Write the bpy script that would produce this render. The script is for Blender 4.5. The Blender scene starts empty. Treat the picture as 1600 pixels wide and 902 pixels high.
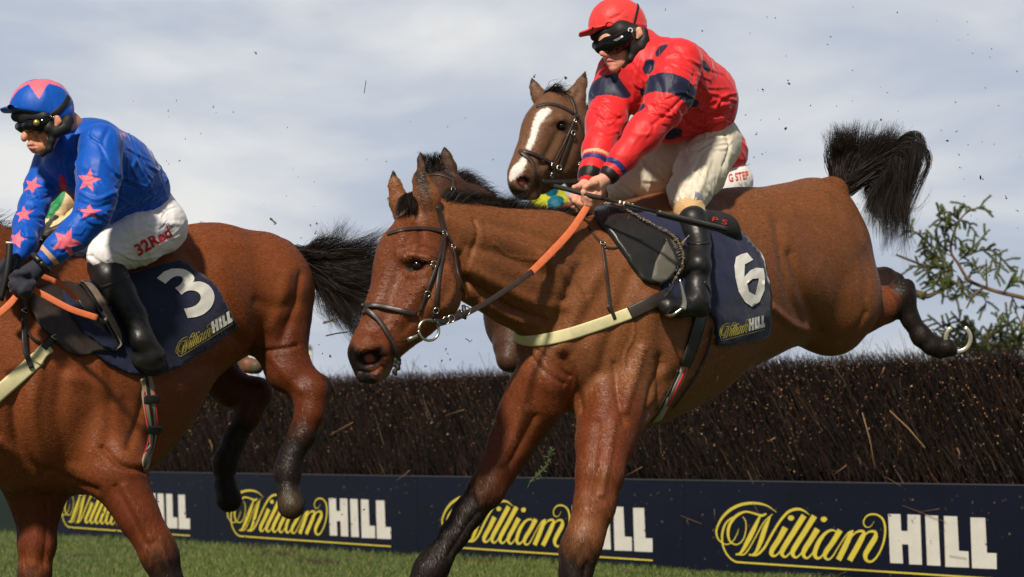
import bpy, math, random
import numpy as np
from mathutils import Vector, Matrix
from mathutils.bvhtree import BVHTree
from mathutils.geometry import delaunay_2d_cdt
random.seed(7); RNG = np.random.default_rng(11)
SC = bpy.context.scene; COL = SC.collection
# ---------------------------------------------------------------- camera, sky, sun, exposure
FP = 3200.0; CAMH = 0.82; HOR = 700.0
cam = bpy.data.cameras.new("camera"); camo = bpy.data.objects.new("camera", cam); COL.objects.link(camo)
camo.location = (0, 0, CAMH); camo.rotation_euler = (math.radians(90), 0, 0)
cam.sensor_width = 36; cam.lens = FP * 36 / 1600; cam.shift_y = (HOR - 451) / 1600
cam.clip_end = 3000; cam.clip_start = 0.05
cam.dof.use_dof = True; cam.dof.focus_distance = 7.05; cam.dof.aperture_fstop = 5.0
SC.camera = camo
SUN_EL = math.radians(44); SUN_AZ = math.radians(-18)      # azimuth measured at the camera: 0 = straight behind it, minus = from the left
w = bpy.data.worlds.new("World"); SC.world = w; w.use_nodes = True
nt = w.node_tree; N = nt.nodes; L = nt.links; N.clear()
out = N.new('ShaderNodeOutputWorld'); sky = N.new('ShaderNodeTexSky'); sky.sky_type = 'NISHITA'; sky.sun_disc = False
sky.sun_elevation = SUN_EL; sky.sun_rotation = math.pi + SUN_AZ; sky.air_density = 1.2; sky.dust_density = 1.5
bg1 = N.new('ShaderNodeBackground'); bg1.inputs[1].default_value = 0.09; L.new(sky.outputs[0], bg1.inputs[0])
tc = N.new('ShaderNodeTexCoord'); mp = N.new('ShaderNodeMapping'); mp.inputs['Scale'].default_value = (1.0, 1.0, 3.4); L.new(tc.outputs['Generated'], mp.inputs[0])
mp.inputs['Location'].default_value = (3.1, 0.4, 0.35)
n1 = N.new('ShaderNodeTexNoise'); n1.inputs['Scale'].default_value = 4.2; n1.inputs['Detail'].default_value = 8; n1.inputs['Roughness'].default_value = 0.50; n1.inputs['Distortion'].default_value = 0.35; L.new(mp.outputs[0], n1.inputs[0])
cr = N.new('ShaderNodeValToRGB'); L.new(n1.outputs[0], cr.inputs[0])
e = cr.color_ramp.elements; e[0].position = 0.34; e[0].color = (0.42, 0.485, 0.61, 1); e[1].position = 0.70; e[1].color = (0.86, 0.855, 0.84, 1)
x = e.new(0.5); x.color = (0.53, 0.58, 0.68, 1)
# a bank of whiter cloud low on the left, and the unseen sky overhead and behind the camera dimmed to cut fill light
nm = N.new('ShaderNodeVectorMath'); nm.operation = 'NORMALIZE'; L.new(tc.outputs['Generated'], nm.inputs[0])
dp = N.new('ShaderNodeVectorMath'); dp.operation = 'DISTANCE'; dp.inputs[1].default_value = (-0.17, 0.975, 0.115); L.new(nm.outputs[0], dp.inputs[0])
mr = N.new('ShaderNodeMapRange'); mr.inputs[1].default_value = 0.0; mr.inputs[2].default_value = 0.15; mr.inputs[3].default_value = 0.18; mr.inputs[4].default_value = -0.02; mr.interpolation_type = 'SMOOTHSTEP'; L.new(dp.outputs['Value'], mr.inputs[0])
ad = N.new('ShaderNodeMath'); ad.operation = 'ADD'; L.new(n1.outputs[0], ad.inputs[0]); L.new(mr.outputs[0], ad.inputs[1]); L.new(ad.outputs[0], cr.inputs[0])
sp = N.new('ShaderNodeSeparateXYZ'); L.new(nm.outputs[0], sp.inputs[0])
m1 = N.new('ShaderNodeMapRange'); m1.inputs[1].default_value = 0.22; m1.inputs[2].default_value = 0.62; m1.inputs[3].default_value = 0.98; m1.inputs[4].default_value = 0.42; L.new(sp.outputs[2], m1.inputs[0])
m2 = N.new('ShaderNodeMapRange'); m2.inputs[1].default_value = -0.5; m2.inputs[2].default_value = 0.75; m2.inputs[3].default_value = 0.45; m2.inputs[4].default_value = 1.0; L.new(sp.outputs[1], m2.inputs[0])
m3 = N.new('ShaderNodeMath'); m3.operation = 'MULTIPLY'; L.new(m1.outputs[0], m3.inputs[0]); L.new(m2.outputs[0], m3.inputs[1])
bg2 = N.new('ShaderNodeBackground'); L.new(cr.outputs[0], bg2.inputs[0]); L.new(m3.outputs[0], bg2.inputs[1])
mx = N.new('ShaderNodeMixShader'); mx.inputs[0].default_value = 0.93; L.new(bg1.outputs[0], mx.inputs[1]); L.new(bg2.outputs[0], mx.inputs[2]); L.new(mx.outputs[0], out.inputs[0])
sl = bpy.data.lights.new("sun", 'SUN'); sl.energy = 4.7; sl.angle = math.radians(4); sl.color = (1, 0.90, 0.76)
so = bpy.data.objects.new("sun", sl); COL.objects.link(so)
sd = Vector((math.sin(SUN_AZ) * math.cos(SUN_EL), -math.cos(SUN_AZ) * math.cos(SUN_EL), math.sin(SUN_EL)))
so.rotation_euler = sd.to_track_quat('Z', 'Y').to_euler(); so.location = sd * 30
SC.view_settings.view_transform = 'Standard'; SC.view_settings.look = 'None'; SC.view_settings.exposure = 0.0; SC.view_settings.gamma = 1
SC.cycles.max_bounces = 6; SC.cycles.use_denoising = True
# ---------------------------------------------------------------- helpers
def P(px, py, Y): return np.array([(px - 800) / FP * Y, Y, CAMH + (HOR - py) / FP * Y])
def toM(rpx, Y): return rpx * Y / FP
def s2l(c):
    c = np.asarray(c, float) / 255.0
    return np.where(c <= 0.04045, c / 12.92, ((c + 0.055) / 1.055) ** 2.4)
LAT = np.array([0.69, -0.724, 0.0]); VIEWX = np.array([0.0, 1.0, 0.0])
def unit(v): v = np.asarray(v, float); return v / (np.linalg.norm(v) + 1e-12)
def catmull(pts, n=8):
    pts = np.asarray(pts, float)
    if len(pts) < 3: 
        t = np.linspace(0, 1, n + 1)[:, None]; return pts[0] * (1 - t) + pts[-1] * t
    q = np.vstack([2 * pts[0] - pts[1], pts, 2 * pts[-1] - pts[-2]]); o = []
    for i in range(1, len(q) - 2):
        p0, p1, p2, p3 = q[i - 1], q[i], q[i + 1], q[i + 2]
        for k in range(n):
            t = k / n
            o.append(0.5 * ((2 * p1) + (-p0 + p2) * t + (2 * p0 - 5 * p1 + 4 * p2 - p3) * t * t + (-p0 + 3 * p1 - 3 * p2 + p3) * t ** 3))
    o.append(q[-2]); return np.array(o)
def tag(o, label=None, cat=None, group=None, kind=None):
    if label: o["label"] = label
    if cat: o["category"] = cat
    if group: o["group"] = group
    if kind: o["kind"] = kind
    return o
def empty(name, loc, label, cat, group=None):
    o = bpy.data.objects.new(name, None); COL.objects.link(o); o.location = loc; o.empty_display_size = 0.1
    return tag(o, label, cat, group)
def mesh(name, V, Fs, mat, parent=None, smooth=True, col=None, mats=None, midx=None):
    me = bpy.data.meshes.new(name)
    V = np.asarray(V, float)
    if parent is not None: V = V - np.array(parent.location if parent.parent is None else parent.matrix_world_loc if hasattr(parent, 'matrix_world_loc') else base_loc(parent))
    if isinstance(Fs, np.ndarray):
        nf, k = Fs.shape
        me.vertices.add(len(V)); me.vertices.foreach_set('co', V.astype(np.float32).ravel())
        me.loops.add(nf * k); me.loops.foreach_set('vertex_index', Fs.astype(np.int32).ravel())
        me.polygons.add(nf); me.polygons.foreach_set('loop_start', np.arange(0, nf * k, k, dtype=np.int32)); me.polygons.foreach_set('loop_total', np.full(nf, k, np.int32))
        me.update(calc_edges=True); me.validate()
    else:
        me.from_pydata([tuple(v) for v in V], [], [tuple(int(i) for i in f) for f in Fs]); me.update()
    if smooth: me.polygons.foreach_set('use_smooth', np.ones(len(me.polygons), bool))
    for m in (mats or [mat]): me.materials.append(m)
    if midx is not None: me.polygons.foreach_set('material_index', np.asarray(midx, np.int32))
    if col is not None:
        a = me.color_attributes.new('Col', 'FLOAT_COLOR', 'POINT')
        c = np.ones((len(V), 4), np.float32); c[:, :3] = col; a.data.foreach_set('color', c.ravel())
    o = bpy.data.objects.new(name, me); COL.objects.link(o)
    if parent is not None: o.parent = parent
    return o
def base_loc(o):
    v = Vector((0, 0, 0))
    while o: v += Vector(o.location); o = o.parent
    return v
# ---------------------------------------------------------------- materials
MATS = {}
def mat(name, col=None, rough=0.5, spec=0.5, metal=0.0, sheen=0.0, attr=False, bump=None, var=0.0, vscale=20, coat=0.0, sheenr=0.4, sub=0.0, ridge=None, strx=(1, 1, 1), speck=None, fur=False):
    if name in MATS: return MATS[name]
    m = bpy.data.materials.new(name); m.use_nodes = True; t = m.node_tree; b = t.nodes['Principled BSDF']
    b.inputs['Roughness'].default_value = rough; b.inputs['Specular IOR Level'].default_value = spec; b.inputs['Metallic'].default_value = metal
    b.inputs['Sheen Weight'].default_value = sheen; b.inputs['Sheen Roughness'].default_value = sheenr; b.inputs['Coat Weight'].default_value = coat
    if sub: b.inputs['Subsurface Weight'].default_value = sub; b.inputs['Subsurface Radius'].default_value = (0.02, 0.008, 0.004); b.inputs['Subsurface Scale'].default_value = 0.5
    tc = t.nodes.new('ShaderNodeTexCoord'); mp = t.nodes.new('ShaderNodeMapping'); mp.inputs['Scale'].default_value = strx; t.links.new(tc.outputs['Object'], mp.inputs[0])
    if attr:
        a = t.nodes.new('ShaderNodeAttribute'); a.attribute_name = 'Col'; src = a.outputs['Color']
    else:
        r = t.nodes.new('ShaderNodeRGB'); r.outputs[0].default_value = (*col, 1); src = r.outputs[0]
    if var:
        n = t.nodes.new('ShaderNodeTexNoise'); n.inputs['Scale'].default_value = vscale; n.inputs['Detail'].default_value = 6; n.inputs['Roughness'].default_value = 0.6
        t.links.new(mp.outputs[0], n.inputs[0])
        mr = t.nodes.new('ShaderNodeMapRange'); mr.inputs[1].default_value = 0.3; mr.inputs[2].default_value = 0.7; mr.inputs[3].default_value = 1 - var; mr.inputs[4].default_value = 1 + var; t.links.new(n.outputs[0], mr.inputs[0])
        v = t.nodes.new('ShaderNodeVectorMath'); v.operation = 'SCALE'; t.links.new(src, v.inputs[0]); t.links.new(mr.outputs[0], v.inputs['Scale']); src = v.outputs[0]
    if fur:      # fine lay of the hair: stretched noise in colour, gloss and relief
        m2 = t.nodes.new('ShaderNodeMapping'); m2.inputs['Scale'].default_value = (0.28, 0.28, 1.0); m2.inputs['Rotation'].default_value = (0, 0.5, 0); t.links.new(tc.outputs['Object'], m2.inputs[0])
        fn = t.nodes.new('ShaderNodeTexNoise'); fn.inputs['Scale'].default_value = 420; fn.inputs['Detail'].default_value = 3; t.links.new(m2.outputs[0], fn.inputs[0])
        mr = t.nodes.new('ShaderNodeMapRange'); mr.inputs[1].default_value = 0.3; mr.inputs[2].default_value = 0.7; mr.inputs[3].default_value = 0.84; mr.inputs[4].default_value = 1.16; t.links.new(fn.outputs[0], mr.inputs[0])
        v = t.nodes.new('ShaderNodeVectorMath'); v.operation = 'SCALE'; t.links.new(src, v.inputs[0]); t.links.new(mr.outputs[0], v.inputs['Scale']); src = v.outputs[0]
        gn = t.nodes.new('ShaderNodeTexNoise'); gn.inputs['Scale'].default_value = 9; gn.inputs['Detail'].default_value = 5; t.links.new(tc.outputs['Object'], gn.inputs[0])
        mr = t.nodes.new('ShaderNodeMapRange'); mr.inputs[1].default_value = 0.35; mr.inputs[2].default_value = 0.65; mr.inputs[3].default_value = rough - 0.05; mr.inputs[4].default_value = rough + 0.16; t.links.new(gn.outputs[0], mr.inputs[0]); t.links.new(mr.outputs[0], b.inputs['Roughness'])
    if speck:    # mud and turf thrown up: small flecks
        for (ss, th, sc3) in speck:
            n = t.nodes.new('ShaderNodeTexNoise'); n.inputs['Scale'].default_value = ss; n.inputs['Detail'].default_value = 2.5; t.links.new(tc.outputs['Object'], n.inputs[0])
            mr = t.nodes.new('ShaderNodeMapRange'); mr.inputs[1].default_value = th; mr.inputs[2].default_value = th + 0.012; t.links.new(n.outputs[0], mr.inputs[0])
            mxc = t.nodes.new('ShaderNodeMix'); mxc.data_type = 'RGBA'; t.links.new(mr.outputs[0], mxc.inputs[0]); t.links.new(src, mxc.inputs[6]); mxc.inputs[7].default_value = (*sc3, 1); src = mxc.outputs[2]
    t.links.new(src, b.inputs['Base Color'])
    last = None
    for (sc_, st_, di_, det_, *rg) in [(*q, True) for q in (ridge or [])] + (bump or []):
        n = t.nodes.new('ShaderNodeTexNoise'); n.noise_type = 'RIDGED_MULTIFRACTAL' if rg else 'FBM'; n.inputs['Scale'].default_value = sc_; n.inputs['Detail'].default_value = det_; n.inputs['Distortion'].default_value = 0.8 if rg else 0.3
        t.links.new(mp.outputs[0], n.inputs[0])
        bp = t.nodes.new('ShaderNodeBump'); bp.inputs['Strength'].default_value = st_; bp.inputs['Distance'].default_value = di_; t.links.new(n.outputs[0], bp.inputs['Height'])
        if last: t.links.new(last, bp.inputs['Normal'])
        last = bp.outputs[0]
    if fur:
        bp = t.nodes.new('ShaderNodeBump'); bp.inputs['Strength'].default_value = 0.55; bp.inputs['Distance'].default_value = 0.0012; t.links.new(fn.outputs[0], bp.inputs['Height'])
        if last: t.links.new(last, bp.inputs['Normal'])
        last = bp.outputs[0]
    if last: t.links.new(last, b.inputs['Normal'])
    MATS[name] = m; return m
# ---------------------------------------------------------------- implicit-surface bodies
def rc_sdf(p, a, b, r1, r2, ax, s):
    if s != 1.0:
        k = (1 / s - 1); p = p + k * ((p - a) @ ax)[:, None] * ax; b = b + k * np.dot(b - a, ax) * ax
    ba = b - a; l2 = float(ba @ ba); rr = r1 - r2; a2 = l2 - rr * rr; pa = p - a
    if l2 < 1e-10 or a2 <= 1e-10:
        if r1 >= r2: d = np.sqrt((pa ** 2).sum(1)) - r1
        else: d = np.sqrt(((p - b) ** 2).sum(1)) - r2
        return d * min(s, 1.0)
    il2 = 1 / l2; y = pa @ ba; z = y - l2
    q = pa * l2 - ba * y[:, None]; x2 = (q * q).sum(1); y2 = y * y * l2; z2 = z * z * l2
    k = np.sign(rr) * rr * rr * x2
    d = (np.sqrt(x2 * a2 * il2) + y * rr) * il2 - r1
    m = np.sign(y) * a2 * y2 < k; d[m] = np.sqrt(x2[m] + y2[m]) * il2 - r1
    m = np.sign(z) * a2 * z2 > k; d[m] = np.sqrt(x2[m] + z2[m]) * il2 - r2
    return d * min(s, 1.0)
class Body:
    def __init__(s, h=0.006): s.pr = []; s.h = h; s.strokes = []; s.noise = []; s.paints = []
    def seg(s, a, b, r1, r2, k=0.03, ax=VIEWX, sq=1.0, neg=False): s.pr.append((np.asarray(a, float), np.asarray(b, float), r1, r2, k, np.asarray(ax, float), sq, neg)); return s
    def chain(s, pts, k=0.03, ax=VIEWX, sq=1.0, neg=False, Yf=None):
        # pts: (px, py, r_px, Y)  centre, radius, distance from the camera plane
        Q = []
        for t in pts:
            Y = t[3] if len(t) > 3 else (Yf(t[0]) if Yf else Q[-1][2])
            Q.append((P(t[0], t[1], Y), toM(t[2], Y), Y))
        if len(Q) == 1: Q.append(Q[0])
        for i in range(len(Q) - 1): s.seg(Q[i][0], Q[i + 1][0], Q[i][1], Q[i + 1][1], k, ax, sq, neg)
        return s
    def field(s, p, idx=None):
        d = None
        for i in (idx if idx is not None else range(len(s.pr))):
            a, b, r1, r2, k, ax, sq, neg = s.pr[i]
            e = rc_sdf(p, a, b, r1, r2, ax, sq)
            if d is None: d = np.full(len(p), 9.0) if neg else e; continue
            if neg:
                h = np.maximum(k - np.abs(d + e), 0) / k; d = np.maximum(d, -e) + h * h * k * 0.25
            else:
                h = np.maximum(k - np.abs(d - e), 0) / k; d = np.minimum(d, e) - h * h * k * 0.25
        return d
    def march(s, px, py, Y0=5.5):
        o = np.array([0, 0, CAMH]); d = unit(P(px, py, 7.0) - o); t = Y0
        for _ in range(60):
            v = s.field((o + d * t)[None])[0]; t += v * 0.9
            if abs(v) < 2e-4 or t > 25: break
        return (o + d * t)[1]
    def on(s, pts, k=0.01, off=0.0, ax=VIEWX, sq=1.0, neg=False):
        # feature laid on the body grown so far: (px, py, r_px), pushed in by off metres
        Q = [(a, b, r, s.march(a, b) + off) for a, b, r in pts]; return s.chain(Q, k, ax, sq, neg)
    def build(s):
        h = s.h; B = 12; S = B * h
        lo = np.min([np.minimum(p[0] - p[2], p[1] - p[3]) for p in s.pr if not p[7]], axis=0) - 3 * h - 0.02
        hi = np.max([np.maximum(p[0] + p[2], p[1] + p[3]) for p in s.pr if not p[7]], axis=0) + 3 * h + 0.02
        nb = np.ceil((hi - lo) / S).astype(int) + 1
        I = np.stack(np.meshgrid(*[np.arange(n) for n in nb], indexing='ij'), -1).reshape(-1, 3)
        C = lo + (I + 0.5) * S; hd = S * 0.8661
        D = np.stack([rc_sdf(C, p[0], p[1], p[2], p[3], p[5], p[6]) for p in s.pr], 1)
        neg = np.array([p[7] for p in s.pr]); K = np.array([p[4] for p in s.pr])
        mn = D[:, ~neg].min(1); keep = np.abs(mn) < hd * 1.25 + K.max() * 0.6
        for j in np.where(neg)[0]: keep |= (np.abs(D[:, j]) < hd * 1.25 + K[j]) & (mn < hd)
        g = np.arange(B + 1) * h; G = np.stack(np.meshgrid(g, g, g, indexing='ij'), -1).reshape(-1, 3)
        cells, pos, edges = [], [], []
        cor = np.array([[i, j, k] for i in (0, 1) for j in (0, 1) for k in (0, 1)])
        CE = [(a, b) for a in range(8) for b in range(a + 1, 8) if np.abs(cor[a] - cor[b]).sum() == 1]
        for bi in np.where(keep)[0]:
            o = lo + I[bi] * S
            lim = mn[bi] + 2 * hd * 1.2
            idx = [j for j in range(len(s.pr)) if (D[bi, j] < hd * 1.2 + K[j] if neg[j] else D[bi, j] < lim + K[j])]
            if not idx: continue
            f = s.field(o + G, idx)
            if f.min() > 0 or f.max() < 0: continue
            f = f.reshape(B + 1, B + 1, B + 1); f = np.where(f == 0, 1e-7, f); sg = f < 0
            c8 = np.stack([f[i:B + i, j:B + j, k:B + k] for i, j, k in cor], -1).reshape(-1, 8); m = (c8 < 0)
            act = m.any(1) & ~m.all(1); ai = np.where(act)[0]
            if len(ai) == 0: continue
            c = c8[ai]; acc = np.zeros((len(ai), 3)); cnt = np.zeros(len(ai))
            for a_, b_ in CE:
                fa, fb = c[:, a_], c[:, b_]; x = (fa < 0) != (fb < 0); t = np.where(x, fa / np.where(x, fa - fb, 1), 0)
                acc += np.where(x[:, None], cor[a_] + t[:, None] * (cor[b_] - cor[a_]), 0); cnt += x
            ij = np.stack(np.unravel_index(ai, (B, B, B)), 1); gi = I[bi] * B + ij
            cells.append(gi); pos.append(lo + (gi + acc / cnt[:, None]) * h)
            for ax in range(3):
                s0 = sg[:B, :B, :B]; s1 = [sg[1:, :B, :B], sg[:B, 1:, :B], sg[:B, :B, 1:]][ax]
                q = np.argwhere(s0 != s1)
                if len(q): edges.append(np.hstack([q + I[bi] * B, np.full((len(q), 1), ax), s0[q[:, 0], q[:, 1], q[:, 2]][:, None]]))
        cells = np.vstack(cells); V = np.vstack(pos); E = np.vstack(edges).astype(np.int64); M = 4096
        key = lambda c: ((c[:, 0] + 8) * M + (c[:, 1] + 8)) * M + (c[:, 2] + 8)
        kk = key(cells.astype(np.int64)); od = np.argsort(kk); ks = kk[od]
        Fs = []
        for ax in range(3):
            e = E[E[:, 3] == ax]; u = np.zeros(3, int); v = np.zeros(3, int); u[(ax + 1) % 3] = 1; v[(ax + 2) % 3] = 1
            q = [e[:, :3], e[:, :3] - u, e[:, :3] - u - v, e[:, :3] - v]; ix = []; ok = np.ones(len(e), bool)
            for c in q:
                k_ = key(c); p_ = np.clip(np.searchsorted(ks, k_), 0, len(ks) - 1); ok &= ks[p_] == k_; ix.append(od[p_])
            f = np.stack(ix, 1); fl = e[:, 4] == 0; f[fl] = f[fl][:, ::-1]; Fs.append(f[ok])
        Fs = np.vstack(Fs); used = np.unique(Fs); rm = -np.ones(len(V), int); rm[used] = np.arange(len(used))
        s.V = V[used]; s.F = rm[Fs]; s.smooth(1, 0.5); s.normals(); return s
    def smooth(s, n=1, a=0.5):
        e = np.vstack([s.F[:, [0, 1]], s.F[:, [1, 2]], s.F[:, [2, 3]], s.F[:, [3, 0]]])
        for _ in range(n):
            acc = np.zeros_like(s.V); cnt = np.zeros(len(s.V))
            for j in range(3):
                acc[:, j] = np.bincount(e[:, 0], s.V[e[:, 1], j], len(s.V)) + np.bincount(e[:, 1], s.V[e[:, 0], j], len(s.V))
            cnt = np.bincount(e[:, 0], minlength=len(s.V)) + np.bincount(e[:, 1], minlength=len(s.V))
            s.V = s.V * (1 - a) + a * acc / cnt[:, None]
    def normals(s):
        A = s.V[s.F[:, 2]] - s.V[s.F[:, 0]]; Bq = s.V[s.F[:, 3]] - s.V[s.F[:, 1]]; n = np.cross(A, Bq); s.Nn = np.zeros_like(s.V)
        for j in range(3):
            for k in range(4): s.Nn[:, j] += np.bincount(s.F[:, k], n[:, j], len(s.V))
        s.Nn /= np.linalg.norm(s.Nn, axis=1)[:, None] + 1e-12
        if (s.Nn * (s.V - s.V.mean(0))).sum() < 0: s.F = s.F[:, ::-1].copy(); s.Nn = -s.Nn
    def bvh(s):
        t = np.vstack([s.F[:, [0, 1, 2]], s.F[:, [0, 2, 3]]])
        s.tree = BVHTree.FromPolygons([tuple(v) for v in s.V.tolist()], [tuple(f) for f in t.tolist()]); return s.tree
    def hit(s, px, py):
        o = Vector((0, 0, CAMH)); d = (Vector(P(px, py, 7.0)) - o).normalized()
        l, n, i, dist = s.tree.ray_cast(o, d)
        if l is None:
            Yg = getattr(s, 'lastY', 7.3); l, n, i, dist = s.tree.find_nearest(Vector(P(px, py, Yg)))
            s.miss = True
        else: s.miss = False
        if n.dot(d) > 0 and not s.miss: n = -n
        s.lastY = l.y; return np.array(l), np.array(n)
    def sculpt(s, strokes):
        # strokes: (pixel path, width_px, height_mm); raised or sunk along the skin, located in 3-D on the surface
        if not hasattr(s, 'tree'): s.bvh()
        disp = np.zeros(len(s.V))
        for path, wpx, amp in strokes:
            pts = catmull(path, 5); q = np.array([s.hit(a, b)[0] for a, b in pts[:, :2]])
            wm = toM(wpx, q[:, 1].mean()); m = np.all((s.V > q.min(0) - 3 * wm) & (s.V < q.max(0) + 3 * wm), axis=1); ii = np.where(m)[0]
            if len(ii) == 0: continue
            d2 = pdist(s.V[ii], q) ; t = np.exp(-(d2 / wm) ** 2); disp[ii] += amp * 0.001 * t
        s.V = s.V + s.Nn * disp[:, None]; s.normals(); del s.tree; return s
    def wrinkle(s, amp, scale, ax=None, seed=0, mask=None):
        # cloth folds: sum of oriented waves with warped phase
        r = np.random.default_rng(seed); d = np.zeros(len(s.V)); V = s.V
        for k in range(9):
            w_ = unit(r.normal(size=3) if ax is None else np.array(ax) + 0.45 * r.normal(size=3)); f = scale * (0.7 + 1.5 * r.random())
            w2 = unit(r.normal(size=3)); ph = r.random() * 6.28
            u = (V @ w_) * f + 1.3 * np.sin((V @ w2) * f * 0.37 + ph) + ph
            env = 0.5 + 0.5 * np.sin((V @ unit(r.normal(size=3))) * f * 0.3 + r.random() * 6)
            d += (1 - np.abs(np.sin(u))) ** 2 * env * (1.0 / (0.6 + 0.12 * k))
        d = amp * (d / 3 - 0.5)
        if mask is not None: d = d * mask(V)
        s.V = V + s.Nn * d[:, None]; s.normals(); return s
    def colour(s, base): s.C = np.tile(np.asarray(base, float), (len(s.V), 1)); return s
    def paint(s, pts, col, soft=0.3, amt=1.0, Yf=None, on=False):
        Q = []; R = []
        for t in pts:
            Y = t[3] if len(t) > 3 else (Yf(t[0]) if Yf else 7)
            if on: q = s.hit(t[0], t[1])[0]; Y = q[1]
            else: q = P(t[0], t[1], Y)
            Q.append(q); R.append(toM(t[2], Y))
        Q = catmull(np.column_stack([Q, R]), 6) if len(Q) > 1 else np.column_stack([Q, R])
        m = np.all((s.V > Q[:, :3].min(0) - Q[:, 3].max() * 1.5) & (s.V < Q[:, :3].max(0) + Q[:, 3].max() * 1.5), axis=1); ii = np.where(m)[0]
        if not len(ii): return s
        dd = np.min(np.sqrt(((s.V[ii][:, None, :] - Q[None, :, :3]) ** 2).sum(2)) / Q[None, :, 3], axis=1)
        nz = 0.05 * np.sin(s.V[ii, 2] * 70 + 5 * np.sin(s.V[ii, 0] * 47) + 4 * np.sin(s.V[ii, 1] * 53)) * (soft > 0.1)
        f = np.clip((1 + soft / 2 - dd - nz * soft * 2) / max(soft, 1e-3), 0, 1) * amt; f = f * f * (3 - 2 * f)
        s.C[ii] = s.C[ii] * (1 - f[:, None]) + np.asarray(col, float) * f[:, None]; return s
    def obj(s, name, m, parent=None): return mesh(name, s.V, s.F, m, parent, col=getattr(s, 'C', None))
def pdist(V, q):
    out = np.full(len(V), 1e9)
    for i in range(len(q) - 1):
        a = q[i]; b = q[i + 1]; ab = b - a; t = np.clip(((V - a) @ ab) / (ab @ ab + 1e-12), 0, 1); out = np.minimum(out, np.linalg.norm(V - a - t[:, None] * ab, axis=1))
    return out
def folds(zones, seed=0):
    # cloth creases: in each zone a sheaf of narrow ridges, each with a sharper groove beside it
    r = np.random.default_rng(seed); out = []
    for (cx, cy, sx, sy_, ang, asp, ln, n, amp) in zones:
        for _ in range(n):
            x, y = cx + r.uniform(-sx, sx), cy + r.uniform(-sy_, sy_); t = math.radians(ang + r.normal() * asp); L_ = ln * r.uniform(.5, 1.3); bend = r.normal() * .18 * L_; dx, dy = math.cos(t), math.sin(t)
            p = [(x - dx * L_ / 2, y - dy * L_ / 2), (x - dy * bend, y + dx * bend), (x + dx * L_ / 2, y + dy * L_ / 2)]; w_ = r.uniform(1.6, 3.2); s_ = amp * r.uniform(.6, 1.3)
            out.append((p, w_, s_)); o = w_ * 1.5; out.append(([(a - dy * o, b + dx * o) for a, b in p], w_ * .9, -s_ * .9))
    return out
# ---------------------------------------------------------------- straps, cloths, lettering that lie on a body
def ribbon(Q, Nn, W, T):
    """closed strap: centre points Q, outward normals Nn, widths W, thickness T"""
    Q = np.asarray(Q); n = len(Q); tan = np.gradient(Q, axis=0); tan /= np.linalg.norm(tan, axis=1)[:, None] + 1e-12
    B = np.cross(tan, Nn); B /= np.linalg.norm(B, axis=1)[:, None] + 1e-12; Nn = np.cross(B, tan)
    W = np.broadcast_to(np.asarray(W, float), (n,)); V = []; Fs = []
    prof = [(-0.5, -0.5), (-0.5, 0.25), (-0.36, 0.5), (0.36, 0.5), (0.5, 0.25), (0.5, -0.5)]
    for i in range(n):
        for a, b in prof: V.append(Q[i] + B[i] * W[i] * a + Nn[i] * T * b)
    k = len(prof)
    for i in range(n - 1):
        for j in range(k): Fs.append((i * k + j, i * k + (j + 1) % k, (i + 1) * k + (j + 1) % k, (i + 1) * k + j))
    Fs.append(tuple(range(k))[::-1]); Fs.append(tuple((n - 1) * k + j for j in range(k)))
    return np.array(V), Fs
def smooth1(A, n):
    for _ in range(n): A = np.vstack([A[:1], (A[:-2] + 2 * A[1:-1] + A[2:]) / 4, A[-1:]])
    return A
def strap(name, body, path, wpx, m, parent, T=0.005, lift=0.002, sm=4, div=6):
    pts = catmull(path, div); Q = []; Nn = []
    for a, b in pts[:, :2]:
        l, n = body.hit(a, b); Q.append(l); Nn.append(n)
    Q = smooth1(np.array(Q), sm); Nn = smooth1(np.array(Nn), sm + 4); Nn /= np.linalg.norm(Nn, axis=1)[:, None]
    V, Fs = ribbon(Q + Nn * (lift + T / 2), Nn, toM(wpx, Q[:, 1].mean()), T); return mesh(name, V, Fs, m, parent)
def free_strap(name, path, wpx, m, parent, T=0.005, nrm=(0, -1, 0), div=8):
    pts = catmull(path, div); Q = np.array([P(a, b, c) for a, b, c in pts[:, :3]]); W = toM(1, Q[:, 1].mean()) * (pts[:, 3] if pts.shape[1] > 3 else wpx)
    V, Fs = ribbon(Q, np.tile(unit(nrm), (len(Q), 1)), W, T); return mesh(name, V, Fs, m, parent)
def tube(Q, R, seg=8, caps=True):
    Q = np.asarray(Q, float); n = len(Q); R = np.broadcast_to(np.asarray(R, float), (n,)); tan = np.gradient(Q, axis=0); tan /= np.linalg.norm(tan, axis=1)[:, None] + 1e-12
    up = np.array([0, 0, 1.0]) if abs(tan[0, 2]) < 0.9 else np.array([1.0, 0, 0]); V = []; Fs = []
    for i in range(n):
        b = unit(np.cross(tan[i], up)); up = np.cross(b, tan[i])
        for j in range(seg):
            a = 2 * math.pi * j / seg; V.append(Q[i] + R[i] * (math.cos(a) * b + math.sin(a) * up))
    for i in range(n - 1):
        for j in range(seg): Fs.append((i * seg + j, i * seg + (j + 1) % seg, (i + 1) * seg + (j + 1) % seg, (i + 1) * seg + j))
    if caps: Fs.append(tuple(range(seg))[::-1]); Fs.append(tuple((n - 1) * seg + j for j in range(seg)))
    return np.array(V), Fs
def join(parts):
    V = []; Fs = []; o = 0
    for v, f in parts: V.append(v); Fs += [tuple(i + o for i in q) for q in f]; o += len(v)
    return np.vstack(V), Fs
def inside(pt, poly):
    x, y = pt; c = False; n = len(poly)
    for i in range(n):
        x1, y1 = poly[i]; x2, y2 = poly[(i + 1) % n]
        if (y1 > y) != (y2 > y) and x < (x2 - x1) * (y - y1) / (y2 - y1) + x1: c = not c
    return c
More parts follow.
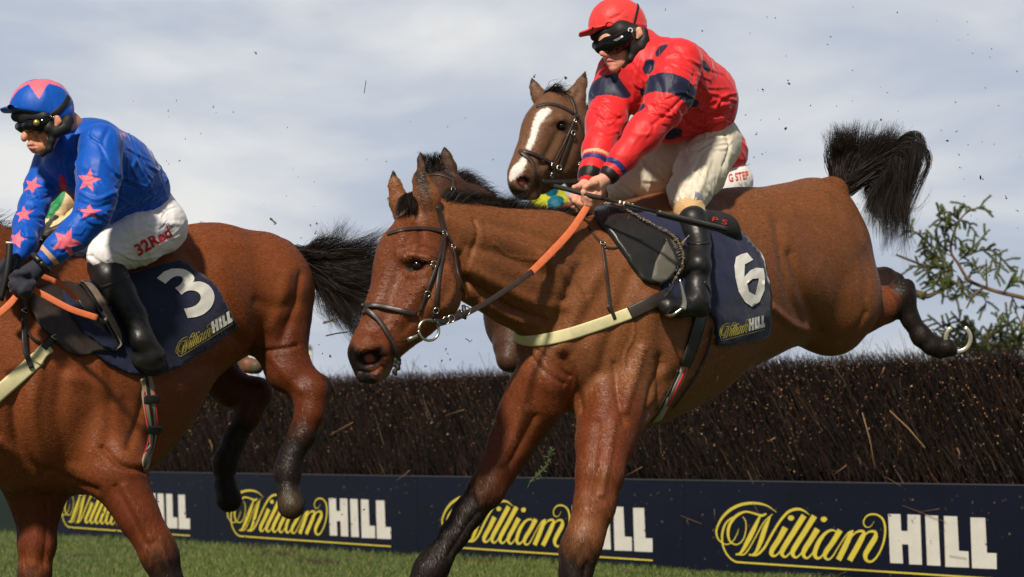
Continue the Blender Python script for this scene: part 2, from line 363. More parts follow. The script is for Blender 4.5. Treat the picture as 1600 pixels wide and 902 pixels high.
def fill2d(loops, step):
    """triangulate closed loops (even-odd) with inner grid points -> verts2d, tris"""
    V = []; E = []
    for lp in loops:
        q = []
        for i in range(len(lp)):
            a = np.array(lp[i], float); b = np.array(lp[(i + 1) % len(lp)], float); n = max(1, int(np.linalg.norm(b - a) / step))
            for k in range(n): q.append(a + (b - a) * k / n)
        o = len(V); V += [Vector(v) for v in q]; E += [(o + i, o + (i + 1) % len(q)) for i in range(len(q))]
    A = np.array([v[:] for v in V]); lo = A.min(0); hi = A.max(0)
    ok = lambda p: sum(inside(p, lp) for lp in loops) % 2 == 1
    for gx in np.arange(lo[0] + step / 2, hi[0], step):
        for gy in np.arange(lo[1] + step / 2, hi[1], step):
            if ok((gx, gy)) and np.min(np.abs(A - (gx, gy)).sum(1)) > step * 0.5: V.append(Vector((gx, gy)))
    r = delaunay_2d_cdt(V, E, [], 0, 1e-5); vs = np.array([v[:] for v in r[0]]); fs = [f for f in r[2] if ok(vs[list(f)].mean(0))]
    return vs, fs, E
def decal(name, body, loops, m, parent, lift=0.002, step=4.0, thick=0.0, sm=0, wob=0.0, seed=0):
    vs, fs, E = fill2d(loops, step)
    Q = []; Nn = []
    for a, b in vs:
        l, n = body.hit(a, b); Q.append(l); Nn.append(n)
    Q = np.array(Q); Nn = np.array(Nn)
    if sm:
        adj = [set() for _ in vs]
        for f in fs:
            for i in f: adj[i] |= set(f)
        for _ in range(sm): Q = np.array([Q[list(a)].mean(0) if a else Q[i] for i, a in enumerate(adj)]); Nn = np.array([Nn[list(a)].mean(0) if a else Nn[i] for i, a in enumerate(adj)])
        Nn /= np.linalg.norm(Nn, axis=1)[:, None] + 1e-9
    wv = 0
    if wob:
        r = np.random.default_rng(seed)
        for _ in range(6): w_ = unit(r.normal(size=3)) * (18 + 40 * r.random()); wv = wv + (1 - np.abs(np.sin(Q @ w_ + 2 * np.sin(Q @ (w_[::-1] * 0.4))))) ** 2
        wv = wv / 6 * wob
    top = Q + Nn * (lift + thick + wv)[:, None] if wob else Q + Nn * (lift + thick)
    view = np.array([0, 0, CAMH]) - top.mean(0)
    F2 = []
    for f in fs:
        n = np.cross(top[f[1]] - top[f[0]], top[f[2]] - top[f[0]]); F2.append(tuple(f) if n @ view > 0 else tuple(f[::-1]))
    V = top
    if thick:
        bot = Q - Nn * 0.004; o = len(top); V = np.vstack([top, bot]); cnt = {}
        for f in F2:
            for i in range(3):
                a, b = f[i], f[(i + 1) % 3]; cnt[(a, b)] = 1
        side = [(b, a, a + o, b + o) for (a, b) in cnt if (b, a) not in cnt]; F2 = F2 + side
    return mesh(name, V, F2, m, parent)
def stroke2d(path, widths, n=5):
    a = catmull(np.column_stack([path, widths]), n); p = a[:, :2]; t = np.gradient(p, axis=0); t /= np.linalg.norm(t, axis=1)[:, None] + 1e-9
    nn = np.column_stack([-t[:, 1], t[:, 0]]) * np.maximum(a[:, 2:3], 0.5) / 2; return p + nn, p - nn
def text_mesh(txt, bold=0.0, shear=0.0):
    c = bpy.data.curves.new('t', 'FONT'); c.body = txt; c.offset = bold; c.shear = shear; c.resolution_u = 3
    o = bpy.data.objects.new('t', c); COL.objects.link(o); dg = bpy.context.evaluated_depsgraph_get(); me = o.evaluated_get(dg).to_mesh()
    V = np.array([v.co[:2] for v in me.vertices]); Fs = [tuple(p.vertices) for p in me.polygons]; o.evaluated_get(dg).to_mesh_clear(); bpy.data.objects.remove(o); bpy.data.curves.remove(c)
    V = V - V.min(0); V = V / V.max(0); return V, Fs
def put2d(name, body, V2, Fs, m, parent, lift=0.003):
    Q = [];
    for a, b in V2: l, n = body.hit(a, b); Q.append(l + n * lift)
    Q = np.array(Q); view = np.array([0, 0, CAMH]) - Q.mean(0); F2 = []
    for f in Fs:
        n = np.cross(Q[f[1]] - Q[f[0]], Q[f[2]] - Q[f[0]]); F2.append(tuple(f) if n @ view > 0 else tuple(f[::-1]))
    return mesh(name, Q, F2, m, parent)
def text_on(name, body, txt, O, A, Bv, m, parent, bold=0.02, lift=0.003):
    V, Fs = text_mesh(txt, bold); V2 = np.array(O) + V[:, :1] * np.array(A) + V[:, 1:] * np.array(Bv); return put2d(name, body, V2, Fs, m, parent, lift)
def hair(name, guides, n, m, parent, w=0.0012, spread=0.012, jit=0.02, lenr=(0.6, 1.0), seg=9, frizz=0.004, seed=1, tipw=0.15, locks=0, lockr=0.5):
    """strands between neighbouring guide curves (arrays of 3-D points)"""
    r = np.random.default_rng(seed); G = [catmull(g, 6) for g in guides]; G = [g[np.linspace(0, len(g) - 1, seg * 3).astype(int)] for g in G]; V = []; Fs = []
    LK = [(r.random() * (len(G) - 1), r.normal(size=3), r.normal(size=3), r.uniform(*lenr), r.uniform(3, 11), r.random() * 6, r.normal(size=3)) for _ in range(locks)]
    for s_ in range(n):
        lk = LK[r.integers(len(LK))] if locks else None
        u = np.clip(lk[0] + r.normal() * 0.22, 0, len(G) - 1.001) if lk else r.random() * (len(G) - 1); i = min(int(u), len(G) - 2); f = u - i; c = G[i] * (1 - f) + G[i + 1] * f
        ln = (lk[3] * r.uniform(.88, 1.06) if lk else r.uniform(*lenr)); idx = np.linspace(0, (len(c) - 1) * ln, seg + 1); p = np.stack([np.interp(idx, np.arange(len(c)), c[:, j]) for j in range(3)], 1)
        t = np.linspace(0, 1, seg + 1)[:, None]
        if lk: p = p + lk[1] * spread * (1 - .3 * t) + lk[2] * jit * t ** 1.5 + frizz * 1.3 * np.sin(t * lk[4] + lk[5]) * lk[6] * t + r.normal(size=3) * spread * lockr * (1 - .75 * t) + r.normal(size=3) * jit * .22 * t ** 2 + (0.5 * frizz * np.sin(t * r.uniform(4, 14)) * r.normal(size=3) * t)
        else: p = p + r.normal(size=3) * spread + r.normal(size=3) * jit * t ** 1.5 + frizz * np.sin(t * r.uniform(4, 14) + r.random() * 6) * r.normal(size=3) * t
        tan = np.gradient(p, axis=0); b = np.cross(tan, unit(np.array([0, 1, 0]) + 0.9 * r.normal(size=3))); b /= np.linalg.norm(b, axis=1)[:, None] + 1e-9
        ww = w * r.uniform(0.6, 1.4) * (1 - (1 - tipw) * t); o = len(V) * 1
        o = sum_len[0]; V.append(np.stack([p - b * ww, p + b * ww], 1).reshape(-1, 3)); sum_len[0] += 2 * (seg + 1)
        k = np.arange(seg) * 2 + o; Fs.append(np.stack([k, k + 1, k + 3, k + 2], 1))
    sum_len[0] = 0
    return mesh(name, np.vstack(V), np.vstack(Fs), m, parent)
sum_len = [0]
def coat_hair(b, root, n, flow_body, zleg, seed=1):
    r = np.random.default_rng(seed); t = np.vstack([b.F[:, [0, 1, 2]], b.F[:, [0, 2, 3]]]); A = b.V[t[:, 0]]; e1 = b.V[t[:, 1]] - A; e2 = b.V[t[:, 2]] - A; ar = np.linalg.norm(np.cross(e1, e2), axis=1)
    view = np.array([0, 0, CAMH]) - A; ar = ar * np.where((b.Nn[t[:, 0]] * view).sum(1) > -1.0, 1, .25)
    k = r.choice(len(t), n, p=ar / ar.sum()); u, v = r.random(n), r.random(n); f = u + v > 1; u[f] = 1 - u[f]; v[f] = 1 - v[f]
    p = A[k] + e1[k] * u[:, None] + e2[k] * v[:, None]; nn = b.Nn[t[k, 0]]; c = b.C[t[k, 0]]
    w_ = np.clip((zleg - p[:, 2]) / 0.15, 0, 1)[:, None]; d = np.asarray(flow_body) * (1 - w_) + np.array([0.05, 0, -1.0]) * w_; d = d + r.normal(size=(n, 3)) * .28; d -= (d * nn).sum(1)[:, None] * nn; d /= np.linalg.norm(d, axis=1)[:, None] + 1e-9
    ln = r.uniform(.006, .012, n)[:, None] * (1 + .7 * w_); s_ = np.cross(d, nn); s_ += nn * (r.normal(size=n) * .26)[:, None]; s_ *= 0.0009; q = p + nn * .0004; e = q + d * ln + nn * (r.uniform(.0003, .0011, n))[:, None]
    V = np.stack([q - s_, q + s_, e], 1).reshape(-1, 3); col = np.repeat(c * r.uniform(.8, 1.3, n)[:, None], 3, 0)
    o = mesh('coat_hair', V, np.arange(3 * n).reshape(-1, 3), mat('coat_hair', attr=True, rough=.42, spec=.32), root, smooth=False, col=col); tag(o, kind='stuff'); return o
# ================================================================ horse number six
BROWN = s2l((130, 80, 47)); RED = s2l((112, 54, 28)); BLK = s2l((30, 22, 19)); DKB = s2l((90, 48, 28))
M_COAT = mat('horse_coat', attr=True, rough=0.48, spec=0.28, sheen=0.06, var=0.16, vscale=7, ridge=[(6, 0.07, 0.010, 2)], bump=[(30, 0.09, 0.006, 4)], fur=True, speck=[(95, 0.735, s2l((48, 34, 24))), (150, 0.76, s2l((150, 120, 95)))])
M_HAIR = mat('black_hair', s2l((30, 22, 18)), rough=0.55, spec=0.22, var=0.3, vscale=8)
M_EYE = mat('eye', s2l((22, 12, 8)), rough=0.12, spec=0.45)
def y6(px): return 6.76 / (1 - 0.95 * (px - 800) / 3200)
def sy(px, py, off=0.0): return H6.hit(px, py)[0][1] + off
def build_horse6():
    b = Body(0.0055)
    root = empty('racehorse', P(1000, 1075, 7.2), 'bay racehorse wearing number 6, landing over the fence with its head stretched low', 'horse', 'racehorses jumping the fence'); root.location.z = 0.0
    b.chain([(900, 535, 104), (998, 497, 158), (1050, 470, 160), (1150, 434, 131), (1258, 408, 125)], 0.06, LAT, 0.74, Yf=y6)
    b.chain([(964, 490, 158)], 0.09, LAT, 0.74, Yf=y6)
    b.chain([(1302, 470, 74, 7.86), (1300, 500, 56, 7.86)], 0.07)
    b.chain([(1275, 335, 50), (1300, 300, 17), (1322, 284, 11)], 0.06, Yf=y6)                     # dock
    b.chain([(925, 450, 100, 6.98), (860, 430, 92, 6.86), (805, 418, 83, 6.76), (745, 397, 69, 6.64), (705, 372, 52, 6.58), (676, 352, 36, 6.53)], 0.05, LAT, 0.62)
    # head
    HL = unit((0.78, -0.62, 0.05))
    b.chain([(662, 362, 38, 6.52), (642, 408, 54, 6.46), (632, 440, 50, 6.43)], 0.05, HL, 0.8)
    b.chain([(632, 440, 50, 6.43), (608, 492, 40, 6.38), (585, 543, 35, 6.33)], 0.04, HL, 0.72)
    b.chain([(676, 425, 46, 6.40), (682, 454, 43, 6.38), (650, 488, 36, 6.37), (620, 530, 25, 6.34)], 0.035, HL, 0.6)   # cheek and jaw
    b.chain([(583, 545, 37, 6.33), (566, 553, 25, 6.30)], 0.03, HL, 0.8)
    b.chain([(572, 576, 21, 6.31), (590, 574, 22, 6.33)], 0.02, HL, 0.8)
    # ears
    b.chain([(667, 334, 22, 6.47), (666, 308, 20, 6.46), (658, 282, 12, 6.46), (654, 264, 3, 6.46)], 0.012, VIEWX, 0.6)
    b.chain([(664, 326, 15, 6.42), (663, 304, 14, 6.42), (657, 282, 7, 6.43)], 0.008, VIEWX, 0.5, neg=True)
    b.chain([(634, 336, 18, 6.56), (624, 315, 15, 6.56), (617, 290, 9, 6.56), (614, 267, 2.5, 6.56)], 0.012, VIEWX, 0.6)
    # forelegs
    b.chain([(850, 590, 44, 6.86), (838, 620, 46, 6.9), (820, 652, 41, 6.92), (799, 693, 34, 6.92), (777, 735, 27, 6.9), (760, 765, 26.5, 6.88), (733, 800, 22, 6.86), (710, 835, 20, 6.84), (682, 876, 21, 6.82), (672, 892, 24, 6.82), (650, 925, 18, 6.8), (636, 950, 23, 6.8)], 0.03)
    b.chain([(636, 950, 22, 6.8), (622, 972, 28, 6.79)], 0.01)
    b.chain([(990, 560, 84, 7.06), (958, 640, 50, 6.90), (945, 690, 41, 6.84), (937, 740, 33, 6.78), (929, 790, 28, 6.76), (914, 838, 25, 6.74), (904, 864, 25, 6.74), (899, 900, 20, 6.73), (893, 955, 18, 6.72), (889, 990, 22, 6.72), (877, 1020, 18, 6.71)], 0.05)
    b.chain([(877, 1020, 18, 6.71), (868, 1050, 27, 6.7)], 0.01)
    b.chain([(960, 660, 24, 6.86), (968, 690, 12, 6.86)], 0.02)
    # hind leg stretched out behind
    b.chain([(1322, 486, 48, 7.95), (1382, 477, 27, 8.0), (1408, 462, 21, 8.0), (1423, 500, 13, 8.0), (1440, 526, 15, 8.0), (1456, 540, 14, 8.0), (1478, 543, 12.5, 8.0), (1489, 547, 8, 8.0)], 0.02)
    b.chain([(1402, 447, 11, 8.0), (1416, 449, 12, 8.0), (1420, 462, 11, 8.0)], 0.012)
    b.chain([(1452, 541, 11, 7.99), (1468, 552, 8, 8.0), (1488, 550, 7, 8.0)], 0.008)
    b.chain([(1340, 450, 34, 8.2), (1382, 436, 17, 8.3), (1400, 440, 14, 8.35)], 0.02)
    # eye socket, nostril, mouth
    eyeY = b.march(652, 415)
    b.on([(630, 401, 9), (652, 394, 9), (672, 402, 8)], 0.03, 0.006)
    b.on([(643, 419, 5), (652, 415, 8), (661, 411, 5)], 0.006, 0.0, neg=True)
    b.on([(560, 545, 9), (575, 536, 10), (596, 542, 9), (602, 560, 8)], 0.02, 0.006)
    b.on([(572, 562, 12), (585, 556, 13)], 0.010, 0.0, neg=True)
    b.on([(560, 580, 2.5), (580, 584, 3), (600, 570, 3), (614, 556, 2.5)], 0.006, 0.0, neg=True)
    b.on([(566, 590, 6), (585, 592, 7)], 0.02, 0.004)
    b.build(); b.bvh()
    b.sculpt([(p, w_, a_ * 2.0) for p, w_, a_ in H6S])
    b.bvh(); b.colour(BROWN)
    b.C *= 1.0
    # coat: black points on the legs, darker muzzle, redder face and forearms
    b.paint([(850, 600, 60, 6.86), (820, 652, 60, 6.92), (777, 735, 50, 6.9)], RED, 0.6, 0.8)
    b.paint([(955, 660, 60, 6.8), (937, 740, 55, 6.8), (929, 790, 45, 6.78)], RED, 0.6, 0.8)
    b.paint([(650, 400, 75, 6.4), (620, 470, 70, 6.36), (590, 540, 60, 6.3)], RED * 0.85, 0.8, 0.7)
    b.paint([(752, 772, 34, 6.88), (733, 800, 40, 6.86), (700, 850, 44, 6.84), (672, 892, 50, 6.82), (622, 972, 60, 6.8)], BLK, 0.8, 0.97)
    b.paint([(905, 858, 34, 6.74), (899, 900, 44, 6.73), (889, 990, 50, 6.72), (868, 1050, 50, 6.7)], BLK, 0.8, 0.97)
    b.paint([(1350, 500, 40, 7.95), (1385, 478, 40, 8.0)], RED, 0.8, 0.8); b.paint([(1416, 456, 32, 8.0), (1421, 497, 34, 8.0), (1456, 540, 40, 8.0), (1489, 547, 26, 8.0)], BLK, 0.5, 1.0)
    b.paint([(1385, 432, 26, 8.35), (1400, 440, 26, 8.35)], DKB, 0.5, 0.9)
    b.paint([(552, 560, 22), (560, 585, 18), (575, 597, 14)], BLK, 0.7, 0.95, on=True)
    b.paint([(580, 556, 17), (590, 550, 14)], BLK, 0.4, 0.9, on=True)
    b.paint([(577, 560, 7)], s2l((190, 90, 80)), 0.6, 0.9, on=True)
    b.paint([(600, 585, 10), (617, 560, 9)], s2l((130, 110, 95)), 0.8, 0.7, on=True)
    b.paint([(642, 418, 9), (652, 415, 12), (662, 411, 9)], BLK, 0.5, 0.95, on=True)
    b.paint([(614, 270, 8, 6.56)], BLK, 0.6); b.paint([(654, 270, 12, 6.44), (662, 300, 17, 6.41), (666, 324, 16, 6.41)], BLK, 0.8, 0.85)
    body = b.obj('body', M_COAT, root); b.bvh(); coat_hair(b, root, 260000, (.65, .7, -.35), P(0, 655, 6.9)[2], 61)
    # eye
    e = Body(0.002); e.chain([(652, 415, 8.6, eyeY + 0.0115)], 0.01); e.build(); e.obj('eye', M_EYE, root)
    # mane, forelock, tail
    gs = []
    for t in np.linspace(0, 1, 9):
        px = 690 + t * 235; py = np.interp(px, [690, 743, 796, 849, 925], [323, 329, 337, 348, 362]); l = P(px, py + 7, y6(px) * 1.0 - 0.04 + 0.01)
        l[1] = np.interp(px, [690, 925], [6.53, 6.98])
        gs.append([l, l + np.array([0.01, 0, 0.03]), l + np.array([0.035, 0.01, 0.055]), l + np.array([0.07, 0.02, 0.06])])
    gm = hair('mane', gs, 9000, M_HAIR, root, w=0.0009, spread=0.011, jit=0.012, lenr=(0.45, 1.0), seed=3, locks=170)
    g2 = [[P(x + 2, 318, 6.50), P(x - 1, 303 + abs(x - 644) * .5, 6.47), P(x - 5, 318, 6.44), P(x - 6 + (x - 644) * .5, 340, 6.41)] for x in (628, 636, 644, 652)]
    hair('forelock', g2, 1500, M_HAIR, root, w=0.0010, spread=0.005, jit=0.006, seed=4, locks=24)
    Yt = 7.95
    T = lambda *p: [P(a, b_, Yt + 0.0) for a, b_ in p]
    up = [T((1308, 286), (1300, 255), (1303, 225), (1298, 208)), T((1318, 288), (1322, 250), (1330, 228), (1330, 205)), T((1322, 290), (1345, 255), (1362, 225), (1368, 203)), T((1322, 290), (1360, 262), (1395, 230), (1412, 200)),
          T((1320, 292), (1365, 268), (1400, 250), (1424, 236))]
    dn = [T((1322, 290), (1370, 262), (1405, 232), (1424, 250), (1400, 300), (1385, 345), (1377, 375)), T((1322, 288), (1372, 250), (1408, 226), (1428, 246), (1412, 300), (1405, 350), (1398, 385)),
          T((1322, 290), (1365, 262), (1395, 260), (1385, 290), (1372, 320), (1368, 355), (1375, 385)), T((1322, 290), (1355, 272), (1375, 278), (1362, 300), (1355, 325), (1362, 345), (1372, 370))]
    dn2 = [T((1330, 285), (1390, 240), (1424, 240), (1412, 300), (1420, 335), (1440, 320), (1449, 295)), T((1330, 285), (1390, 240), (1420, 250), (1400, 320), (1400, 380), (1385, 400), (1372, 410)), T((1330, 285), (1390, 240), (1424, 244), (1410, 300), (1400, 360), (1405, 395), (1420, 405))]
    tl = []
    for i, (g, n_, sp, jt) in enumerate(((up, 5200, 0.011, 0.020), (dn, 6500, 0.013, 0.030), (dn2, 420, 0.01, 0.035))):
        tl.append(hair('tail', g, n_, M_HAIR, root, w=0.0011 if i < 2 else 0.0008, spread=sp, jit=jt, lenr=((0.78, 1.08), (0.45, .95), (.7, 1.0))[i], seed=20 + i, frizz=0.012, seg=14, locks=(130, 60, 14)[i]))
    join_objs(tl)
    # shoe
    a = np.linspace(math.radians(-238), math.radians(58), 26); Q = np.array([P(1497 + 19.5 * math.cos(t), 529 - 20 * math.sin(t), 7.98 - 0.01 * math.sin(t)) for t in a])
    V, Fs = ribbon(Q, np.tile([0, -1.0, 0.0], (26, 1)), 0.0155, 0.008); mesh('horseshoe', V, Fs, mat('polished_shoe', s2l((235, 230, 212)), rough=0.32, metal=0.75), root)
    return b, root
def join_objs(lst):
    """merge several strand meshes of one part into the first"""
    V = []; Fs = []; o = 0
    for x in lst:
        me = x.data; v = np.empty(len(me.vertices) * 3, np.float32); me.vertices.foreach_get('co', v); f = np.empty(len(me.polygons) * 4, np.int32); me.polygons.foreach_get('vertices', f)
        V.append(v.reshape(-1, 3)); Fs.append(f.reshape(-1, 4) + o); o += len(v) // 3
    par = lst[0].parent; m = lst[0].data.materials[0]; nm = lst[0].name.split('.')[0]
    for x in lst: d = x.data; bpy.data.objects.remove(x); bpy.data.meshes.remove(d)
    return mesh(nm, np.vstack(V) + np.array(base_loc(par)), np.vstack(Fs), m, par)
# sculpted relief, (path, width px, height mm)
H6S = [
 # neck: jugular groove and muscles
 ([(725, 440), (760, 460), (800, 485), (850, 500)], 8, -7), ([(735, 420), (780, 445), (830, 470), (880, 480)], 9, 5), ([(700, 345), (760, 365), (830, 390), (900, 430)], 14, 4), ([(730, 385), (790, 400), (850, 430)], 10, -4),
 ([(718, 400), (728, 440), (722, 462)], 8, -9), ([(760, 350), (840, 370), (910, 400)], 9, -3),
 # shoulder
 ([(905, 420), (880, 470), (860, 520)], 12, -6), ([(940, 420), (905, 480), (880, 540)], 14, 6), ([(985, 430), (960, 510), (935, 580)], 12, -4), ([(1015, 470), (1010, 540), (985, 600)], 18, 7), ([(1030, 560), (1030, 620), (1010, 650)], 9, -7),
 ([(880, 560), (900, 610), (905, 640)], 9, -8), ([(850, 560), (862, 600), (870, 640)], 14, 6), ([(925, 540), (940, 600), (935, 650)], 14, 5), ([(830, 555), (850, 580), (880, 600)], 4, -3), ([(840, 548), (865, 570), (892, 590)], 4, -3), ([(960, 570), (965, 620), (975, 660)], 6, -4),
 ([(1040, 600), (1090, 560), (1110, 520)], 14, -3),
 # ribs and flank
 ([(1215, 350), (1225, 420), (1238, 470), (1258, 500)], 13, -5), ([(1236, 400), (1252, 450), (1268, 490), (1280, 520)], 12, -7), ([(1275, 430), (1296, 470), (1304, 520)], 22, 4), ([(1240, 330), (1300, 340), (1345, 380)], 18, 4), ([(1205, 480), (1235, 505), (1262, 515)], 7, 6),
 ([(1220, 300), (1250, 300), (1290, 310)], 16, 5), ([(1335, 350), (1355, 420), (1350, 480)], 12, -2),
 # head
 ([(632, 402), (650, 398), (668, 404)], 6, 7), ([(640, 430), (655, 430), (668, 424)], 5, 3), ([(620, 425), (612, 460), (600, 500)], 12, -2.5), ([(655, 447), (638, 475), (622, 500)], 8, 2.5), ([(668, 460), (650, 492), (632, 515)], 7, -2),
 ([(700, 420), (708, 450), (695, 478)], 8, 4), ([(690, 405), (680, 440), (665, 470)], 7, -3), ([(565, 545), (582, 540), (598, 550)], 6, 5), ([(600, 560), (595, 575), (583, 586)], 6, 4), ([(622, 340), (628, 365), (622, 390)], 9, 4), ([(650, 345), (660, 370), (655, 390)], 9, -4),
 ([(1075, 560), (1110, 530), (1150, 515), (1190, 520)], 2.2, 2.0), ([(1060, 600), (1100, 575), (1150, 545)], 2.0, 1.6), ([(985, 600), (975, 560), (990, 520), (985, 480)], 2.2, 1.6), ([(880, 640), (900, 600), (895, 560)], 2, 1.6), ([(770, 380), (800, 400), (860, 410), (890, 440)], 2.2, 1.4),
 ([(630, 475), (640, 460), (655, 455), (662, 440)], 1.6, 1.6), ([(605, 520), (618, 500), (630, 480)], 1.6, 1.6), ([(585, 520), (600, 505), (615, 500)], 1.6, 1.2), ([(940, 700), (935, 740), (932, 780)], 2, 1.4), ([(815, 660), (800, 700), (790, 720)], 2, 1.4),
 ([(845, 400), (870, 430), (880, 460)], 8, 4), ([(860, 395), (900, 430), (915, 460)], 6, -4), ([(740, 345), (745, 370), (735, 400)], 5, -3), ([(755, 470), (790, 490), (815, 500)], 7, 5), ([(1010, 640), (1020, 600), (1035, 570)], 8, -5), ([(1000, 545), (985, 600), (975, 640)], 8, 5), ([(1290, 360), (1320, 400), (1330, 450)], 20, 2), ([(1318, 530), (1338, 512), (1352, 490)], 7, -3),
 # legs
 ([(822, 640), (800, 685), (782, 722)], 6, 4), ([(835, 650), (815, 690), (795, 725)], 5, -4), ([(958, 660), (950, 710), (940, 770)], 6, 4), ([(935, 660), (928, 720), (918, 790)], 6, -3.5), ([(750, 750), (745, 765), (752, 785)], 7, 4), ([(905, 845), (900, 862), (905, 880)], 7, 4), ([(745, 800), (720, 835), (700, 868)], 4, -3), ([(915, 880), (912, 900)], 4, -3),
]
# ================================================================ tack and rider of number six
M_NAVY = mat('navy_cloth', s2l((22, 30, 62)), rough=0.85, sheen=0.25, ridge=[(6, 0.35, 0.02, 2)], bump=[(700, 0.2, 0.001, 2), (22, 0.35, 0.012, 3)], var=0.12, vscale=10)
M_WHITE = mat('white_print', s2l((240, 238, 230)), rough=0.7, var=0.04, vscale=30)
M_YEL = mat('yellow_print', s2l((205, 188, 66)), rough=0.7, var=.08, vscale=12)
M_BLACKL = mat('black_leather', s2l((36, 35, 34)), rough=0.36, spec=0.5, bump=[(250, 0.25, 0.001, 3), (40, 0.2, 0.004, 3)], var=0.25, vscale=25)
M_BROWNL = mat('dark_brown_leather', s2l((52, 42, 38)), rough=0.42, spec=0.5, bump=[(300, 0.3, 0.001, 3)], var=0.25, vscale=40)
M_ORANGE = mat('orange_rubber_rein', s2l((205, 105, 60)), rough=0.65, bump=[(500, 0.5, 0.001, 2)], var=0.12, vscale=60)
M_CREAM = mat('cream_elastic', s2l((214, 206, 160)), rough=0.8, bump=[(600, 0.3, 0.001, 2)], var=0.1, vscale=40)
M_STEEL = mat('steel', s2l((200, 195, 180)), rough=0.25, metal=1.0)
M_SKIN = mat('skin', attr=True, rough=0.52, spec=0.35, sub=0.15, bump=[(70, 0.15, 0.002, 4), (420, 0.3, 0.0006, 3)], var=0.12, vscale=40)
M_SILK = mat('silk', attr=True, rough=0.50, spec=0.30, sheen=0.3, sheenr=0.35, var=.05, vscale=18, ridge=[(13, 0.45, 0.010, 3.5), (34, 0.35, 0.004, 3)], bump=[(900, 0.1, 0.0005, 2)], strx=(1, 1, 0.55))
M_BREECH = mat('breeches_cloth', attr=True, rough=0.62, spec=0.3, sheen=0.15, ridge=[(10, 0.4, 0.012, 2.5)], bump=[(30, 0.3, 0.005, 4), (900, 0.1, 0.0005, 2)], strx=(1, 1, 1.6), speck=[(110, 0.74, s2l((90, 75, 60)))])
M_BOOT = mat('boot_leather', s2l((26, 26, 27)), rough=0.42, spec=0.45, ridge=[(20, .3, .005, 3)], bump=[(200, 0.3, 0.001, 3)], var=0.2, vscale=20)
M_LENS = mat('goggle_lens', s2l((6, 6, 7)), rough=0.12, spec=0.5)
M_BLKPAD = mat('black_padding', s2l((28, 27, 26)), rough=0.6, spec=0.4)
M_WOOL = mat('frayed_wool', s2l((170, 155, 130)), rough=0.9)
M_GREYPAD = mat('grey_rubber', s2l((92, 88, 80)), rough=0.7, var=0.15, vscale=40)
M_REDP = mat('red_print', s2l((205, 40, 45)), rough=0.7)
SKIN = s2l((215, 160, 135))
# ---- the logo traced once on the fence board (crop pixels -> board metres), reused on boards and cloths
LOGO_S = [
 ([(608,165),(540,115),(470,92),(380,88),(290,107),(210,152),(150,215),(112,290),(106,340),(120,385),(150,415),(180,430),(215,425),(250,395),(280,340),(290,300)],[3,10,17,22,24,24,20,16,15,12,10,9,9,8,6,3]),
 ([(290,192),(230,212),(180,262),(157,330),(154,400),(170,470),(210,535),(265,574),(330,582),(800,613),(1300,645),(1800,677),(2300,709),(2443,718)],[5,12,16,18,16,13,13,14,14,14,14,14,14,14]),
 ([(522,175),(490,190),(460,185),(400,167),(340,160),(270,195),(220,260),(203,330),(212,390),(240,423),(285,430),(330,388),(352,310),(350,240),(325,200)],[14,20,18,14,16,24,24,22,16,12,10,9,9,8,5]),
 ([(470,195),(420,300),(370,400),(322,485),(290,513),(268,512)],[16,36,38,24,14,16]), ([(300,520),(345,508),(400,430),(500,250),(575,178)],[8,12,10,10,6]),
 ([(562,185),(515,290),(478,400),(440,488),(405,518),(378,516)],[6,36,38,24,14,16]),
 ([(405,524),(450,515),(505,460),(570,345),(635,240),(700,165),(765,138),(825,145),(885,186)],[10,18,20,20,20,22,22,16,3]),
 ([(682,290),(630,385),(575,470),(566,512),(592,528),(628,500),(655,460)],[50,44,42,32,17,12,8]), ([(729,190),(729,210),(729,232)],[26,54,26]),
 ([(838,190),(750,330),(663,470),(655,515),(682,535),(718,505),(745,465)],[48,44,42,30,16,12,8]), ([(925,194),(838,335),(752,472),(745,518),(772,540),(808,512),(835,470)],[48,44,42,30,16,12,8]),
 ([(950,302),(900,385),(843,475),(834,520),(862,546),(900,515),(925,475)],[50,44,42,30,16,12,8]), ([(1003,201),(1003,221),(1003,243)],[26,54,26]),
 ([(1120,335),(1075,312),(1020,335),(965,405),(928,500),(945,545),(985,530),(1040,450),(1075,400)],[10,16,24,36,36,24,14,12,10]), ([(1140,312),(1080,410),(1020,495),(1015,540),(1045,556),(1080,525),(1120,460),(1200,340),(1250,318)],[46,42,40,24,15,12,10,10,16]),
 ([(1240,318),(1225,350),(1180,450),(1126,560)],[14,40,46,46]), ([(1165,470),(1250,350),(1300,320),(1340,325)],[6,12,20,24]), ([(1345,325),(1325,370),(1275,465),(1218,566)],[14,42,46,46]),
 ([(1262,480),(1350,350),(1400,322),(1440,330)],[6,12,20,24]), ([(1440,328),(1430,380),(1380,460),(1350,520),(1362,565),(1405,572),(1455,520),(1500,420),(1516,310),(1500,230),(1460,190),(1410,179),(1362,195),(1335,240),(1350,282),(1385,286),(1410,262),(1422,238)],[20,42,44,38,24,17,15,16,17,16,14,14,12,10,9,6,3,3][:18]),
]
HILL = [[(818,656),(866,657),(869,722),(894,723),(893,658),(943,660),(950,854),(900,852),(897,775),(872,774),(876,849),(826,847)], [(962,661),(1012,663),(1022,858),(970,856)], [(1035,664),(1087,666),(1094,800),(1131,802),(1133,865),(1041,862)], [(1138,670),(1196,671),(1203,808),(1240,809),(1241,871),(1145,867)]]
def fs_(px): return 174 + (px - 190) * 0.0709
X0_, Y0_ = (190 - 800) / fs_(190), FP / fs_(190); X1_, Y1_ = 800 / fs_(1600), FP / fs_(1600)
FD = unit((X1_ - X0_, Y1_ - Y0_, 0)); FORG = np.array([X0_, Y0_, 0.0])            # fence line: origin and direction
